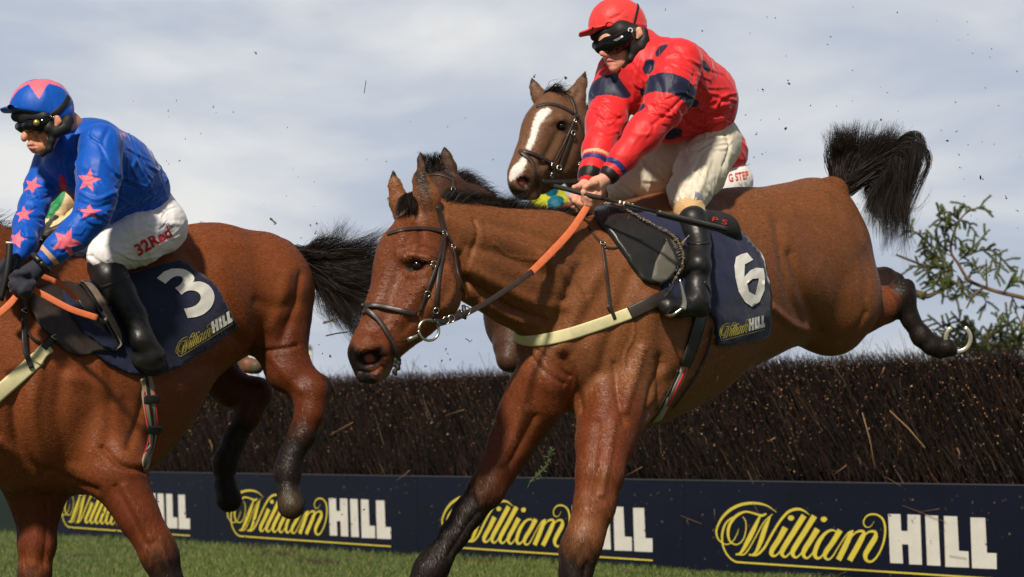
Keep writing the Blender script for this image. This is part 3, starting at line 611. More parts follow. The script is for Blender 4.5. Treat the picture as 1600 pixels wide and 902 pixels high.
def board_uv(px, py): s = fs_(px); X = (px - 800) / s; Y = FP / s; return ((X - X0_) * FD[0] + (Y - Y0_) * FD[1], CAMH + (HOR - py) / s)
def logo_shapes():
    A = []; Bq = []
    cv = lambda p: board_uv(1100 + p[0] / 5.333, 770 + p[1] / 5.333); ch = lambda p: board_uv(1060 + p[0] / 2.4926, 540 + p[1] / 2.4926)
    for path, wd in LOGO_S:
        l, r = stroke2d(path, wd); A.append((np.array([cv(p) for p in l]), np.array([cv(p) for p in r])))
    for pl in HILL: Bq.append(np.array([ch(p) for p in pl]))
    return A, Bq
LGA, LGB = logo_shapes()
LU0 = min(a[0][:, 0].min() for a in LGA[:2]); LU1 = LGB[3][:, 0].max(); LV0 = LGA[1][0][-1, 1]; LV1 = LGA[0][0][:, 1].max()
def logo_on(body, O, A, Bv, parent, lift):
    O, A, Bv = map(np.array, (O, A, Bv)); f = lambda p: O + A * (p[0] - LU0) / (LU1 - LU0) + Bv * (p[1] - LV0) / (LV1 - LV0)
    V = []; Fs = []
    for j, (l, r) in enumerate(LGA):
        o = len(V); n = len(l)
        for i in range(n): V += [tuple(f(l[i])) + (j,), tuple(f(r[i])) + (j,)]
        Fs += [(o + 2 * i, o + 2 * i + 1, o + 2 * i + 3, o + 2 * i + 2) for i in range(n - 1)]
    Q = []
    for a, b_, j in V: l_, n_ = body.hit(a, b_); Q.append(l_ + n_ * (lift + 0.00015 * j))
    mesh('script_lettering', Q, Fs, M_YEL, parent)
    V = []; Fs = []
    for pl in LGB: o = len(V); V += [f(p) for p in pl]; Fs.append(tuple(range(o, len(V))))
    vs = []; fs = []
    for pl in LGB:
        v, t, _ = fill2d([[tuple(f(p)) for p in pl]], 3.0); o = len(vs); vs += list(v); fs += [tuple(i + o for i in q) for q in t]
    put2d('block_lettering', body, np.array(vs), fs, M_WHITE, parent, lift)
def ring3(c, r, t, nrm, n=28, seg=6, arc=2 * math.pi, a0=0):
    nrm = unit(nrm); a = unit(np.cross(nrm, [0, 0, 1])); b = np.cross(nrm, a); A_ = np.linspace(a0, a0 + arc, n)
    return tube([c + r * (math.cos(x) * a + math.sin(x) * b) for x in A_], t, seg)
def tack6():
    b = H6; loc = P(1060, 330, 7.3)
    # saddle cloth
    sc = empty('saddle_cloth', loc, 'navy saddle cloth with white number 6 behind the black boot', 'saddle cloth', 'numbered saddle cloths')
    b.lastY = 7.1
    decal('cloth', b, [[(935, 322), (1000, 330), (1060, 345), (1110, 350), (1154, 361), (1175, 383), (1193, 403), (1198, 430), (1203, 470), (1203, 495), (1199, 528), (1157, 536), (1115, 543), (1113, 500), (1095, 482), (1060, 480), (1035, 455), (1000, 425), (975, 390), (955, 345)]], M_NAVY, sc, 0.004, 7, 0.006, 1, 0.012, 3)
    six = [(725, 210), (750, 196), (775, 190), (803, 222), (765, 243), (762, 300), (790, 270), (815, 258), (850, 262), (856, 300), (854, 360), (832, 412), (797, 435), (765, 412), (737, 365), (722, 300), (718, 250)]; hole = [(775, 330), (800, 308), (830, 306), (812, 382), (783, 366)]
    q = lambda L_: [(900 + x / 2.909, 330 + y / 2.909) for x, y in L_]
    cl = Body(); V = np.empty(0)
    cb = bvh_of(bpy.data.objects[sc.children[0].name]); 
    decal('number_six', cb, [q(six), q(hole)], M_WHITE, sc.children[0], 0.0025, 4)
    logo_on(cb, (1122, 535), (72, -20), (1, -27), sc.children[0], 0.003)
    # saddle
    sd = empty('saddle', P(1070, 345, 7.25), 'black racing saddle with frayed wool edge and red letters under the red jockey', 'saddle')
    fl = [(930, 322), (965, 328), (1007, 350), (1040, 366), (1055, 380), (1062, 398), (1061, 420), (1047, 440), (1033, 450), (1014, 452), (994, 434), (970, 402), (952, 376), (936, 358), (922, 342)]
    decal('flap', b, [fl], M_BLACKL, sd, 0.012, 7, 0.012, 2); fb = bvh_of(sd.children[0])
    decal('under_flap', b, [[(1035, 362), (1060, 372), (1076, 400), (1082, 440), (1080, 482), (1050, 482), (1030, 466), (1046, 444), (1060, 422), (1060, 398)]], M_BLKPAD, sd, 0.010, 7, 0.004, 1)
    decal('knee_pad', fb, [[(1043, 372), (1055, 382), (1059, 398), (1057, 420), (1045, 436), (1032, 444), (1018, 436), (1024, 410)]], M_GREYPAD, sd.children[0], 0.002, 6, 0.004)
    g = Body(0.005); H6.lastY = 7.1; g.chain([(985, 336, 12, 7.12), (1020, 338, 12, 7.16), (1060, 342, 14, 7.18), (1095, 345, 17, sy(1095, 345)), (1120, 352, 19, sy(1120, 352)), (1134, 357, 18, sy(1134, 357)), (1143, 364, 14, sy(1143, 364))], 0.03); g.build(); g.bvh(); g.obj('seat', mat('black_suede', s2l((30, 29, 30)), rough=0.8, bump=[(80, 0.3, 0.003, 4)]), sd)
    text_on('seat_lettering', g, 'I P S', (1101, 343), (34, 9), (2, -7), M_REDP, sd, 0.01, 0.002)
    b.lastY = 7.1
    strap('stirrup_leather', fb, [(1040, 372), (1055, 400), (1066, 440)], 9, M_BLACKL, sd, 0.004, 0.004)
    iy = sy(1067, 470) - 0.14; V, Fs = ribbon(catmull([P(1062, 436, iy), P(1066, 455, iy), P(1069, 472, iy), P(1067, 484, iy)], 4), np.tile([-.3, -1, 0], (13, 1)), np.linspace(0.006, 0.022, 13), 0.006); m1 = (V, Fs)
    m2 = tube(catmull([P(1067, 481, iy), P(1050, 493, iy), P(1040, 490, iy + .05), P(1058, 486, iy + .09)], 5), 0.006, 6)
    V, Fs = join([m1, m2]); mesh('stirrup_iron', V, Fs, M_STEEL, sd)
    # wool fray along the flap edge
    edge = [(945, 318), (975, 327), (1007, 345), (1040, 362), (1057, 376), (1066, 396), (1064, 420), (1050, 441), (1036, 451)]
    e = catmull(edge, 14); r = np.random.default_rng(5); V = []; Fs = []
    for i in range(1500):
        k = r.integers(1, len(e) - 1); t = unit(e[k + 1] - e[k - 1]); nn = np.array([t[1], -t[0]]) ; big = k > 70; ln = r.uniform(1, 3.6) * (1.5 if r.random() < .12 else 1)
        a = e[k] + r.normal(size=2) * 0.8 - nn * 1.5; c = a + nn * ln + t * r.normal() * 1.6; L1, n1 = fb.hit(*a); L2, n2 = fb.hit(*(a + nn * 0)); p = P(c[0], c[1], L1[1] - 0.012 - 0.01 * r.random()); p0 = L1 + n1 * 0.008; dd = np.array([0.0009, 0, 0.0009]); o = len(V)
        V += [p0 - dd, p0 + dd, p + dd * .3]; Fs.append((o, o + 1, o + 2))
    for (x, y, x2, y2) in ((1060, 386, 1077, 367), (1061, 388, 1072, 372), (1058, 384, 1068, 378), (1062, 389, 1069, 380), (1059, 383, 1077, 368)):
        c_ = free_q([(x, y, 6.98), ((x + x2) / 2 + 1, (y + y2) / 2, 6.95), (x2, y2, 6.94)]); v, f = tube(c_, np.linspace(0.0022, 0.0006, len(c_)), 4); mesh('wool_strand', v, f, M_WOOL, sd)
    mesh('wool_edge', V, Fs, M_WOOL, sd, smooth=False)
    b.lastY = 7.1
    gi = empty('girth', P(1070, 560, 7.1), 'black girth with grey and red elastic end around the belly of horse 6', 'girth', 'girths')
    strap('strap', b, [(1094, 470), (1090, 505), (1080, 540), (1068, 572)], 27, M_BLACKL, gi, 0.008, 0.004); strap('elastic', b, [(1069, 568), (1062, 590), (1050, 612), (1036, 638), (1025, 656)], 17, mat('grey_elastic', s2l((160, 150, 140)), rough=.8), gi, 0.006, 0.003)
    strap('red_stripe', b, [(1069, 574), (1062, 592), (1050, 614), (1040, 632)], 5.5, M_REDP, gi, 0.003, 0.0085); strap('edge_strap', b, [(1112, 512), (1106, 540), (1092, 575), (1072, 606), (1050, 636)], 4, M_BLACKL, gi, 0.004, 0.006)
    strap('leading_edge', b, [(1058, 578), (1052, 596), (1042, 615), (1026, 640)], 6, M_BLACKL, gi, 0.004, 0.004)
    # breast girth
    br = empty('breast_girth', P(900, 520, 6.8), 'cream elastic breast strap across the chest of horse 6 with thin black neck straps', 'breast strap', 'breast straps')
    strap('elastic_band', b, [(799, 516), (808, 527), (828, 532), (863, 529), (900, 519), (945, 504), (986, 489)], 19, M_CREAM, br, 0.006, 0.002); 
    strap('leather_end', b, [(984, 490), (1006, 479), (1030, 467), (1045, 460)], 21, M_BROWNL, br, 0.006, 0.004)
    strap('neck_strap', b, [(941, 383), (946, 420), (950, 455), (954, 484)], 5.5, M_BROWNL, br, 0.004, 0.002); strap('neck_strap', b, [(918, 354), (926, 366), (940, 382)], 3.5, M_BROWNL, br, 0.003, 0.002); strap('neck_strap', b, [(983, 350), (976, 372), (963, 388), (943, 387)], 4, M_BROWNL, br, 0.003, 0.002)
    strap('keeper_loop', b, [(949, 478), (954, 486), (959, 499)], 6, M_BROWNL, br, 0.005, 0.007)
    l, n = b.hit(941, 381); v, f = ring3(l + n * .006, 0.008, 0.0022, n, 16); mesh('ring', v, f, M_STEEL, br)
    # bridle
    bd = empty('bridle', P(670, 400, 6.35), 'dark leather bridle on the stretched head of horse 6', 'bridle', 'bridles'); b.lastY = 6.4
    bridle(b, bd, dict(browband=([(607, 367), (626, 361), (650, 358), (672, 359), (691, 363)], 7), headpiece=([(683, 322), (688, 340), (693, 364)], 9), cheekpiece=([(693, 364), (690, 400), (685, 433), (681, 466), (677, 498)], 6.5),
        noseband_strap=([(691, 368), (681, 413), (666, 455), (655, 488)], 5), throat_latch=([(696, 366), (705, 388), (711, 426), (721, 456)], 5), noseband=([(574, 480), (590, 479), (620, 485), (650, 490)], 7.5), flash_strap=([(575, 485), (590, 500), (603, 520), (614, 543), (620, 562)], 7.5)))
    r = np.random.default_rng(2); V = []
    g = Body(0.0035); 
    for i in range(9): x, y = 619 + r.uniform(-4, 7), 562 + i * 2.8; g.chain([(x, y, 3.6, 6.30)], 0.004)
    g.build(); g.obj('chin_pad', M_BLKPAD, bd)
    g = Body(0.003); g.on_b = b
    for (x, y) in ((569, 478), (574, 483), (570, 489), (576, 478)):
        l, n = b.hit(x, y); g.seg(l + n * .004, l + n * .004, .008, .008, .006)
    g.build(); g.obj('noseband_knot', M_BROWNL, bd)
    for (x, y) in ((692, 366), (676, 412), (680, 484), (666, 458), (705, 386)):
        l, n = b.hit(x, y); v, f = ring3(l + n * .009, 0.0095, 0.0022, n, 14); mesh('buckle', v, f, M_STEEL, bd)
    bc = P(670, 516, 6.30); v, f = ring3(bc, toM(16.5, 6.3), 0.0045, (0.35, -1, 0.1), 36, 8); mesh('bit_ring', v, f, M_STEEL, bd)
    v, f = tube(catmull([P(630, 533, 6.30), P(640, 530, 6.285), P(652, 525, 6.29)], 4), [0.004] * 3 + [0.008] * 3 + [0.007] * 3, 8); mesh('bit_bar', v, f, M_STEEL, bd)
    # reins
    rn = empty('reins', P(800, 450, 6.6), 'rein of horse 6, orange rubber at the hand and black leather towards the bit', 'reins', 'reins')
    free_strap('rubber_grip', [(931, 300, 6.83, 9), (918, 322, 6.80, 11), (893, 360, 6.74, 12), (862, 394, 6.66, 12), (829, 427, 6.58, 11)], 11, M_ORANGE, rn, 0.006)
    free_strap('leather_rein', [(832, 424, 6.575, 9), (800, 447, 6.52, 9), (765, 470, 6.46, 9), (730, 489, 6.38, 9), (706, 499, 6.33, 10), (684, 507, 6.29, 8)], 9, M_BROWNL, rn, 0.005)
    free_strap('rein_loop', [(720, 486, 6.37, 7), (708, 497, 6.34, 8), (690, 503, 6.30, 9), (678, 502, 6.29, 8)], 8, M_BLACKL, rn, 0.007)
    v, f = tube(catmull([P(724, 478, 6.35), P(726, 488, 6.34), P(726, 498, 6.35)], 4), 0.007, 8); mesh('rein_stop', v, f, M_BROWNL, rn)
    v, f = ring3(P(728, 486, 6.37), 0.014, 0.002, (0.4, -1, 0)); mesh('rein_ring', v, f, M_STEEL, rn)
    for (x, y, Y) in ((705, 498, 6.325), (697, 501, 6.31)): v, f = ring3(P(x, y, Y), 0.011, 0.002, (0.2, -1, 0), 14); mesh('buckle', v, f, M_STEEL, rn)
    free_strap('far_rein', [(905, 308, 6.93, 7), (893, 318, 6.9, 8), (880, 326, 6.92, 7), (872, 340, 7.0, 6)], 8, mat('dark_rubber', s2l((120, 60, 40)), rough=.6), rn, 0.005)
def free_q(p): return [P(*q) for q in p]
def bvh_of(o):
    me = o.data; bl = base_loc(o); v = np.empty(len(me.vertices) * 3, np.float32); me.vertices.foreach_get('co', v); V = v.reshape(-1, 3) + np.array(bl)
    b = Body(); b.tree = BVHTree.FromPolygons([tuple(x) for x in V.tolist()], [tuple(p.vertices) for p in me.polygons]); b.lastY = float(V[:, 1].mean()); return b
def bridle(b, root, D):
    for i, (k, (path, wd)) in enumerate(D.items()): strap(k, b, path, wd, M_BROWNL, root, 0.005, 0.002 + 0.0012 * i)
def whip(pts, label, r0=0.010):
    root = empty('whip', P(*pts[0]), label, 'whip', 'jockeys\' whips'); return root
def finger(b, pts, k=0.004): b.chain(pts, k); return b
def rider6():
    root = empty('person', P(1100, 330, 7.3), 'jockey in red jacket with navy spots and red cap, crouched on the horse numbered 6', 'person', 'jockeys')
    b = Body(0.0032)
    H6.lastY = 7.0; kY = sy(1073, 318) - 0.045; a1 = sy(1092, 380) - 0.055; kb = (kY + a1) / 2; a2 = sy(1091, 430) - 0.06; a3 = sy(1088, 470) - 0.065; a4 = sy(1045, 480) - 0.06
    # torso, arms and legs stay inside the clothes; head and hands show
    b.chain([(1105, 215, 36, 7.4), (1060, 150, 40, 7.25), (1012, 108, 32, 7.13), (985, 85, 17, 7.12), (972, 62, 20, 7.13)], 0.04)
    b.chain([(1062, 102, 24, 7.0), (1035, 168, 19, 6.93), (965, 255, 13, 6.86), (944, 281, 9.5, 6.84)], 0.02)
    b.chain([(960, 112, 22, 7.22), (945, 190, 17, 7.1), (922, 275, 10, 6.97), (913, 291, 9, 6.95)], 0.02)
    b.chain([(1118, 225, 30, 7.34), (1074, 312, 15, kY + .01), (1093, 380, 10, a1 + .008), (1088, 462, 11, a3)], 0.02)
    b.chain([(1075, 235, 30, 7.48), (972, 295, 17, 7.32), (1000, 350, 14, 7.5)], 0.02)
    # head: cranium, face wedge, jaw, nose, lips
    b.chain([(968, 46, 37, 7.14)], 0.02, LAT, 0.85)
    b.chain([(958, 66, 25, 7.10), (962, 90, 20, 7.10)], 0.02, LAT, 0.85); b.chain([(978, 72, 17, 7.08), (972, 94, 12, 7.07), (962, 103, 10, 7.07)], 0.02)
    b.chain([(948, 72, 9, 7.065), (942, 80, 4.6, 7.05), (941, 84, 4.2, 7.045)], 0.012); b.chain([(945, 86.5, 3.2, 7.045), (950, 86, 3, 7.05)], 0.006)
    b.chain([(952, 94, 8, 7.07)], 0.012)
    b.on([(950, 94.5, 2.0), (956, 94, 2.2), (963, 95.5, 1.6)], 0.004, 0.0015); b.on([(951, 100.5, 2.2), (957, 101, 2.6), (963, 99.5, 1.8)], 0.004, 0.0015)
    b.on([(950, 97.3, 1.1), (956, 97.2, 1.5), (963, 97.3, 1.0)], 0.003, 0.0, neg=True)
    b.on([(944, 88.5, 1.2)], 0.003, 0.0, neg=True); b.on([(958, 107, 6)], 0.012, 0.004); b.on([(972, 82, 6)], 0.02, 0.006)
    b.chain([(998, 47, 5.2, 7.03), (999.5, 53, 4.6, 7.03), (996, 59, 3.2, 7.03)], 0.004, VIEWX, 0.6); b.chain([(997, 51, 2.3, 7.012)], 0.004, neg=True)
    # near hand: palm back, four fingers round rein and whip, thumb
    b.chain([(944, 281, 9.5, 6.84), (932, 288, 11.5, 6.83), (924, 294, 10.5, 6.83)], 0.012); b.chain([(936, 298, 9, 6.84), (926, 302, 8, 6.84)], 0.012)
    finger(b, [(917, 292, 5.6, 6.81), (912, 301, 5.0, 6.79), (912, 312, 4.4, 6.80), (916, 319, 3.6, 6.82)])
    finger(b, [(922, 298, 5.6, 6.81), (917, 308, 5.0, 6.79), (916, 319, 4.4, 6.80), (920, 326, 3.6, 6.82)])
    finger(b, [(929, 302, 5.4, 6.81), (924, 311, 4.8, 6.79), (923, 320, 4.2, 6.80), (927, 325, 3.6, 6.83)])
    finger(b, [(936, 304, 5.0, 6.82), (932, 312, 4.2, 6.80), (931, 319, 3.8, 6.81)])
    finger(b, [(930, 286, 6, 6.80), (921, 288, 5.0, 6.785), (914, 293, 4.2, 6.785)])
    # far hand
    b.chain([(914, 290, 9, 6.95), (904, 297, 10, 6.93)], 0.01)
    finger(b, [(898, 298, 5, 6.90), (893, 308, 4.6, 6.90), (897, 316, 4, 6.91)]); finger(b, [(903, 303, 5, 6.90), (898, 314, 4.6, 6.89), (902, 322, 4, 6.90)]); finger(b, [(908, 306, 5, 6.90), (904, 317, 4.4, 6.89), (907, 326, 3.8, 6.9)]); finger(b, [(912, 307, 4.6, 6.90), (909, 319, 4, 6.89), (910, 327, 3.4, 6.9)]); finger(b, [(905, 292, 5, 6.90), (897, 293, 4.2, 6.88)])
    b.build(); b.bvh(); b.colour(SKIN)
    b.paint([(952, 100.5, 5), (962, 99.5, 3)], s2l((190, 105, 100)), 0.5, 0.7, on=True); b.paint([(951, 94.5, 3), (962, 95, 2.5)], s2l((180, 100, 95)), 0.5, 0.6, on=True)
    b.paint([(972, 88, 12)], s2l((225, 140, 120)), 1.0, 0.5, on=True); b.paint([(942, 84, 5)], s2l((225, 135, 115)), 1.0, 0.5, on=True)
    b.paint([(915, 300, 12, 6.8), (905, 308, 14, 6.9)], s2l((225, 150, 130)), 1.0, 0.5)
    b.obj('body', M_SKIN, root)
    # jacket
    j = Body(0.0037); RD = s2l((226, 46, 50)); NV = s2l((30, 34, 62))
    j.chain([(1004, 82, 30, 7.12), (1012, 112, 50, 7.13), (1056, 122, 56, 7.2), (1095, 155, 55, 7.3), (1106, 172, 44, 7.34)], 0.05, LAT, 0.95)
    j.chain([(1010, 140, 42, 7.14), (1045, 180, 41, 7.25), (1085, 185, 32, 7.32)], 0.04); j.chain([(1000, 64, 17, 7.12), (1008, 62, 17, 7.14)], 0.02)
    j.chain([(1062, 98, 37, 7.02), (1048, 140, 37, 6.97), (1037, 168, 31, 6.94), (1005, 210, 27, 6.90), (975, 245, 20, 6.87), (953, 272, 16.5, 6.85)], 0.03)
    j.chain([(966, 112, 33, 7.22), (956, 150, 33, 7.17), (948, 190, 31, 7.1), (936, 235, 24, 7.03), (924, 270, 17, 6.98), (920, 279, 16, 6.97)], 0.03)
    j.build(); j.wrinkle(0.0045, 30, None, 5, lambda V: 0.5 + 0.5 * np.clip((V[:, 1] - 6.9) * 4, 0, 1)); j.bvh()
    j.sculpt([([(1020, 62), (1035, 80), (1040, 105)], 4, 4), ([(1030, 60), (1060, 80), (1080, 110)], 4, -3), ([(1040, 90), (1060, 85), (1090, 100)], 4, 4), ([(1018, 100), (1010, 130), (1000, 160)], 4, -4), ([(1000, 95), (992, 130), (990, 160)], 4, 4), ([(1065, 170), (1075, 195), (1100, 205)], 4, -6), ([(1070, 160), (1105, 170), (1140, 160)], 4, 5), ([(1075, 165), (1110, 180), (1143, 175)], 3, -5),
              ([(1020, 195), (1045, 175), (1070, 150)], 3, -6), ([(1085, 115), (1080, 140), (1070, 165)], 5, -7), ([(1090, 120), (1110, 150), (1140, 170)], 4, 4), ([(1100, 195), (1120, 185), (1135, 190)], 3, 5), ([(1112, 200), (1125, 192), (1140, 185)], 3, -4), ([(930, 180), (950, 188), (975, 182)], 3, -4), ([(926, 200), (945, 210), (965, 205)], 3, 4), ([(1050, 205), (1080, 200), (1100, 205)], 3, 4), ([(1015, 100), (1030, 130), (1035, 150)], 5, -5)] + folds([(1100, 180, 38, 26, -18, 16, 52, 13, 2.8), (1110, 130, 30, 30, 35, 18, 52, 6, 2.2), (1048, 88, 22, 22, 60, 22, 44, 2, 1.6), (1030, 178, 18, 14, 25, 18, 30, 5, 2.4), (1000, 215, 22, 20, -50, 14, 34, 3, 1.5), (945, 195, 14, 45, 8, 14, 34, 7, 2.2), (1000, 130, 12, 30, 80, 12, 34, 6, 2.2), (962, 258, 10, 10, 30, 20, 16, 4, 1.2), (1075, 200, 30, 12, -8, 14, 40, 7, 2.4)], 5))
    j.bvh(); j.colour(RD)
    for pts in ([(1032, 77, 13)], [(1101, 101, 8), (1107, 108, 6)], [(1013, 108, 9), (1016, 102, 10)], [(1078, 166, 9), (1086, 162, 7)], [(1001, 169, 9)], [(1049, 211, 13), (1058, 209, 10)], [(963, 120, 7)]): j.paint(pts, NV, 0.05, 1, on=True)
    nA = unit(P(975, 245, 6.87) - P(1037, 168, 6.94)); nB = unit(P(936, 235, 7.03) - P(952, 165, 7.14))
    def band(c, ax, r, half, col): 
        d = (j.V - c) @ ax; rr = np.linalg.norm(j.V - c - d[:, None] * ax, axis=1); m = (np.abs(d) < half) & (rr < r); j.C[m] = col
    band(P(1046, 150, 6.96), unit(P(1037, 175, 6.94) - P(1056, 120, 7.0) + np.array([0, 0, -.03])), 0.125, 0.036, NV); band(P(953, 158, 7.16), unit(P(948, 190, 7.1) - P(958, 130, 7.2)), 0.115, 0.042, NV)
    band(P(961, 263, 6.86), nA, 0.07, 0.009, s2l((45, 50, 110))); band(P(950, 276, 6.85), nA, 0.07, 0.014, s2l((25, 22, 25)))
    band(P(928, 256, 7.0), nB, 0.07, 0.009, s2l((45, 50, 110))); band(P(932, 246, 7.0), nB, 0.07, 0.005, s2l((225, 180, 140))); band(P(920, 278, 6.97), nB, 0.07, 0.018, s2l((25, 22, 25)))
    j.obj('jacket', M_SILK, root)
    # breeches
    t = Body(0.0045); BE = s2l((222, 213, 194))
    t.chain([(1105, 195, 36, 7.40), (1112, 222, 44, 7.38)], 0.04); t.chain([(1116, 225, 42, 7.36), (1094, 268, 40, 7.24), (1078, 298, 32, kY + 0.03), (1073, 314, 27.5, kY)], 0.03)
    t.chain([(1085, 232, 42, 7.44), (1030, 262, 37, 7.40), (985, 286, 30, 7.34), (975, 294, 26, 7.32)], 0.03); t.chain([(1010, 240, 14, 7.38), (1050, 225, 20, 7.4)], 0.03)
    t.build(); t.wrinkle(0.006, 30, (0.8, 0, 0.6), 9); t.bvh(); BEp = [([(1085, 240), (1068, 265), (1058, 290)], 4, 6), ([(1095, 245), (1080, 275), (1068, 300)], 3, -5), ([(1130, 205), (1140, 230), (1130, 260)], 4, -6), ([(1075, 225), (1095, 215), (1130, 208)], 3, -5), ([(1080, 232), (1100, 222), (1135, 215)], 3, 5), ([(1110, 250), (1095, 290), (1085, 315)], 4, 4), ([(1070, 235), (1072, 255), (1062, 275)], 5, -9), ([(1000, 240), (1020, 265), (1045, 285)], 3, -4), ([(985, 270), (1000, 285), (1010, 300)], 3, 4), ([(1048, 325), (1070, 318), (1096, 322)], 3, -4), ([(970, 290), (985, 300), (995, 312)], 3, -4)] + folds([(1110, 215, 30, 20, -15, 16, 44, 9, 2.2), (1085, 270, 22, 26, 70, 20, 40, 9, 2.0), (1072, 312, 16, 8, 80, 15, 16, 8, 1.6), (1010, 265, 30, 20, 30, 25, 36, 9, 2.0), (970, 295, 12, 12, 60, 20, 18, 5, 1.6)], 6)
    t.sculpt(BEp); t.bvh(); t.colour(BE); t.obj('breeches', M_BREECH, root)
    tb = t
    V, Fs = fill2d([[(1086, 299), (1097, 303), (1098, 320), (1084, 317)]], 4)[:2]; put2d('knee_patch', t, V, Fs, mat('grey_patch', s2l((150, 150, 165)), rough=.7, var=.4, vscale=80), root, 0.002)
    for ch in ([(1073, 319, 26, kY - .004), (1077, 332, 24.5, kY * .7 + kb * .3 - .004), (1084, 350, 22, kb)], [(968, 308, 18, 7.32), (978, 325, 15, 7.36)]):
        k = Body(0.004); k.chain(ch, 0.01); k.build(); k.wrinkle(0.005, 46, (0.2, 0, 1), 2); k.colour(s2l((200, 165, 118))); k.obj('stocking', M_BREECH, root)
    for nm, ch in (('boot', [[(1083, 345, 24, kb - .002), (1088, 362, 21, kb * .5 + a1 * .5), (1093, 382, 17.5, a1), (1092, 415, 19, a2), (1089, 445, 19.5, a2), (1090, 468, 20, a3)], [(1090, 474, 19, a3), (1062, 481, 15, (a3 + a4) / 2), (1044, 480, 12, a4), (1036, 477, 9, a4)], [(1096, 484, 13, a3), (1078, 486, 9, a3)]]), ('boot', [[(985, 330, 17, 7.42), (1015, 400, 17, 7.62), (1010, 450, 17, 7.66), (985, 460, 12, 7.6)]])):
        g = Body(0.0045); [g.chain(c, 0.015) for c in ch]; g.build(); g.wrinkle(0.0028, 55, (0.25, 0.1, 1), 8, lambda V: np.clip((P(0, 392, 7)[2] - V[:, 2]) * 14, 0.05, 1.2)); g.obj(nm, M_BOOT, root)
        if nm == 'boot' and ch[0][0][0] == 1083: bt = g; g.bvh()
    strap('boot_band', bt, [(1072, 377), (1085, 381), (1098, 381), (1109, 378)], 4, M_BLACKL, root, 0.003, 0.001)
    strap('spur_strap', bt, [(1100, 440), (1112, 455), (1122, 466)], 5, M_BLACKL, root, 0.003, 0.002)
    # helmet, peak, padding, goggles
    CAPR = s2l((232, 66, 66)); c0 = P(964, 45, 7.14)
    h = Body(0.004); h.chain([(961, 42, 44.5, 7.14), (970, 41, 43, 7.15)], 0.02, LAT, 0.92); h.chain([(958, 652, 600, 7.14)], 0.012, neg=True)
    h.build(); h.wrinkle(0.0025, 26, (1, 0, .2), 4); h.colour(CAPR); h.bvh(); h.sculpt([([(935, 40), (933, 20), (945, 0)], 1.6, -2.0), ([(960, 38), (985, 36), (1010, 40)], 2, 2), ([(952, 26), (966, 20), (978, 25)], 2, 2.5), ([(955, 30), (968, 24), (976, 16)], 1.6, -2)]); h.obj('cap', M_SILK, root)
    h = Body(0.003); h.chain([(907, 54, 3.2, 7.10), (925, 49, 4.2, 7.10), (950, 43, 5, 7.10), (972, 41, 4, 7.08)], 0.01, VIEWX, 5.0); h.build(); h.colour(CAPR * 0.9); h.obj('peak', M_SILK, root)
    h = Body(0.0035); h.chain([(930, 57, 8, 7.11), (948, 53, 12, 7.09), (970, 49, 14, 7.06), (990, 52, 14, 7.06)], 0.02); h.chain([(968, 44, 39, 7.14)], 0.02, LAT, 0.9); h.chain([(958, 652, 612, 7.14)], 0.01); h.pr.pop()
    h.chain([(966, 12, 36, 7.14)], 0.01, neg=True); h.build(); h.obj('helmet_shell', M_BLKPAD, root)
    h = Body(0.003)
    h.chain([(984, 54, 8, 7.03), (984, 66, 8, 7.025), (990, 76, 8, 7.03), (1000, 74, 9, 7.04), (1006, 62, 8, 7.05), (1006, 50, 7, 7.05)], 0.01); h.chain([(990, 82, 7, 7.03), (985, 92, 5.5, 7.03), (978, 104, 5, 7.05), (970, 112, 5, 7.07)], 0.008); h.build(); h.obj('chin_harness', M_BLKPAD, root)
    g = Body(0.0025); g.chain([(932, 71, 7.5, 7.07), (939, 75, 8.5, 7.055), (950, 70, 11.5, 7.045), (962, 69, 13.5, 7.033), (973, 64, 12.5, 7.018), (981, 56, 9, 7.012)], 0.012); g.build(); g.obj('goggles', M_LENS, root); g.bvh()
    decal('lens_glint', g, [[(958, 63.5), (972, 56), (974, 58), (964, 64.5)]], mat('painted_glint', s2l((120, 120, 120)), rough=.3), root, 0.0015, 3)  # pale grey patch stands in for a reflection on the lens
    cp = bvh_of([c for c in root.children if c.name.startswith('cap')][0]); strap('goggle_strap', cp, [(998, 4), (996, 14), (993, 26), (989, 42)], 3.4, M_BLKPAD, root, 0.003, 0.001)
    v, f = ring3(P(985, 47.5, 7.0), 0.0075, 0.002, (0.3, -1, 0), 14); mesh('strap_buckle', v, f, M_WHITE, root)
    wr = empty('whip', P(905, 303, 6.79), 'black whip with white stripes held by the jockey in red', 'whip', 'whips')
    v, f = tube(catmull([P(866, 291, 6.84), P(890, 297, 6.81), P(918, 305, 6.785), P(942, 310, 6.77)], 5), [0.0085] * 16, 10); mesh('grip', v, f, mat('grip_rubber', s2l((30, 30, 30)), rough=.7, bump=[(400, .6, .002, 2)]), wr)
    v, f = tube([P(942, 310, 6.77), P(990, 322, 6.75), P(1030, 333, 6.74)], [.0062, .0056, .005], 10); mesh('shaft', v, f, M_BLKPAD, wr)
    st = [tube([P(967 + i * 6.5, 316.3 + i * 1.6, 6.757), P(970 + i * 6.5, 317 + i * 1.6, 6.757)], .0068, 10) for i in range(4)]; v, f = join(st); mesh('stripes', v, f, M_WHITE, wr)
    free_strap('flap', [(1026, 331, 6.735), (1080, 344, 6.73), (1139, 358, 6.725)], 7, M_BLACKL, wr, 0.006); free_strap('flap', [(1026, 335.5, 6.744), (1080, 349, 6.74), (1137, 363.5, 6.735)], 5.5, M_BLACKL, wr, 0.006)
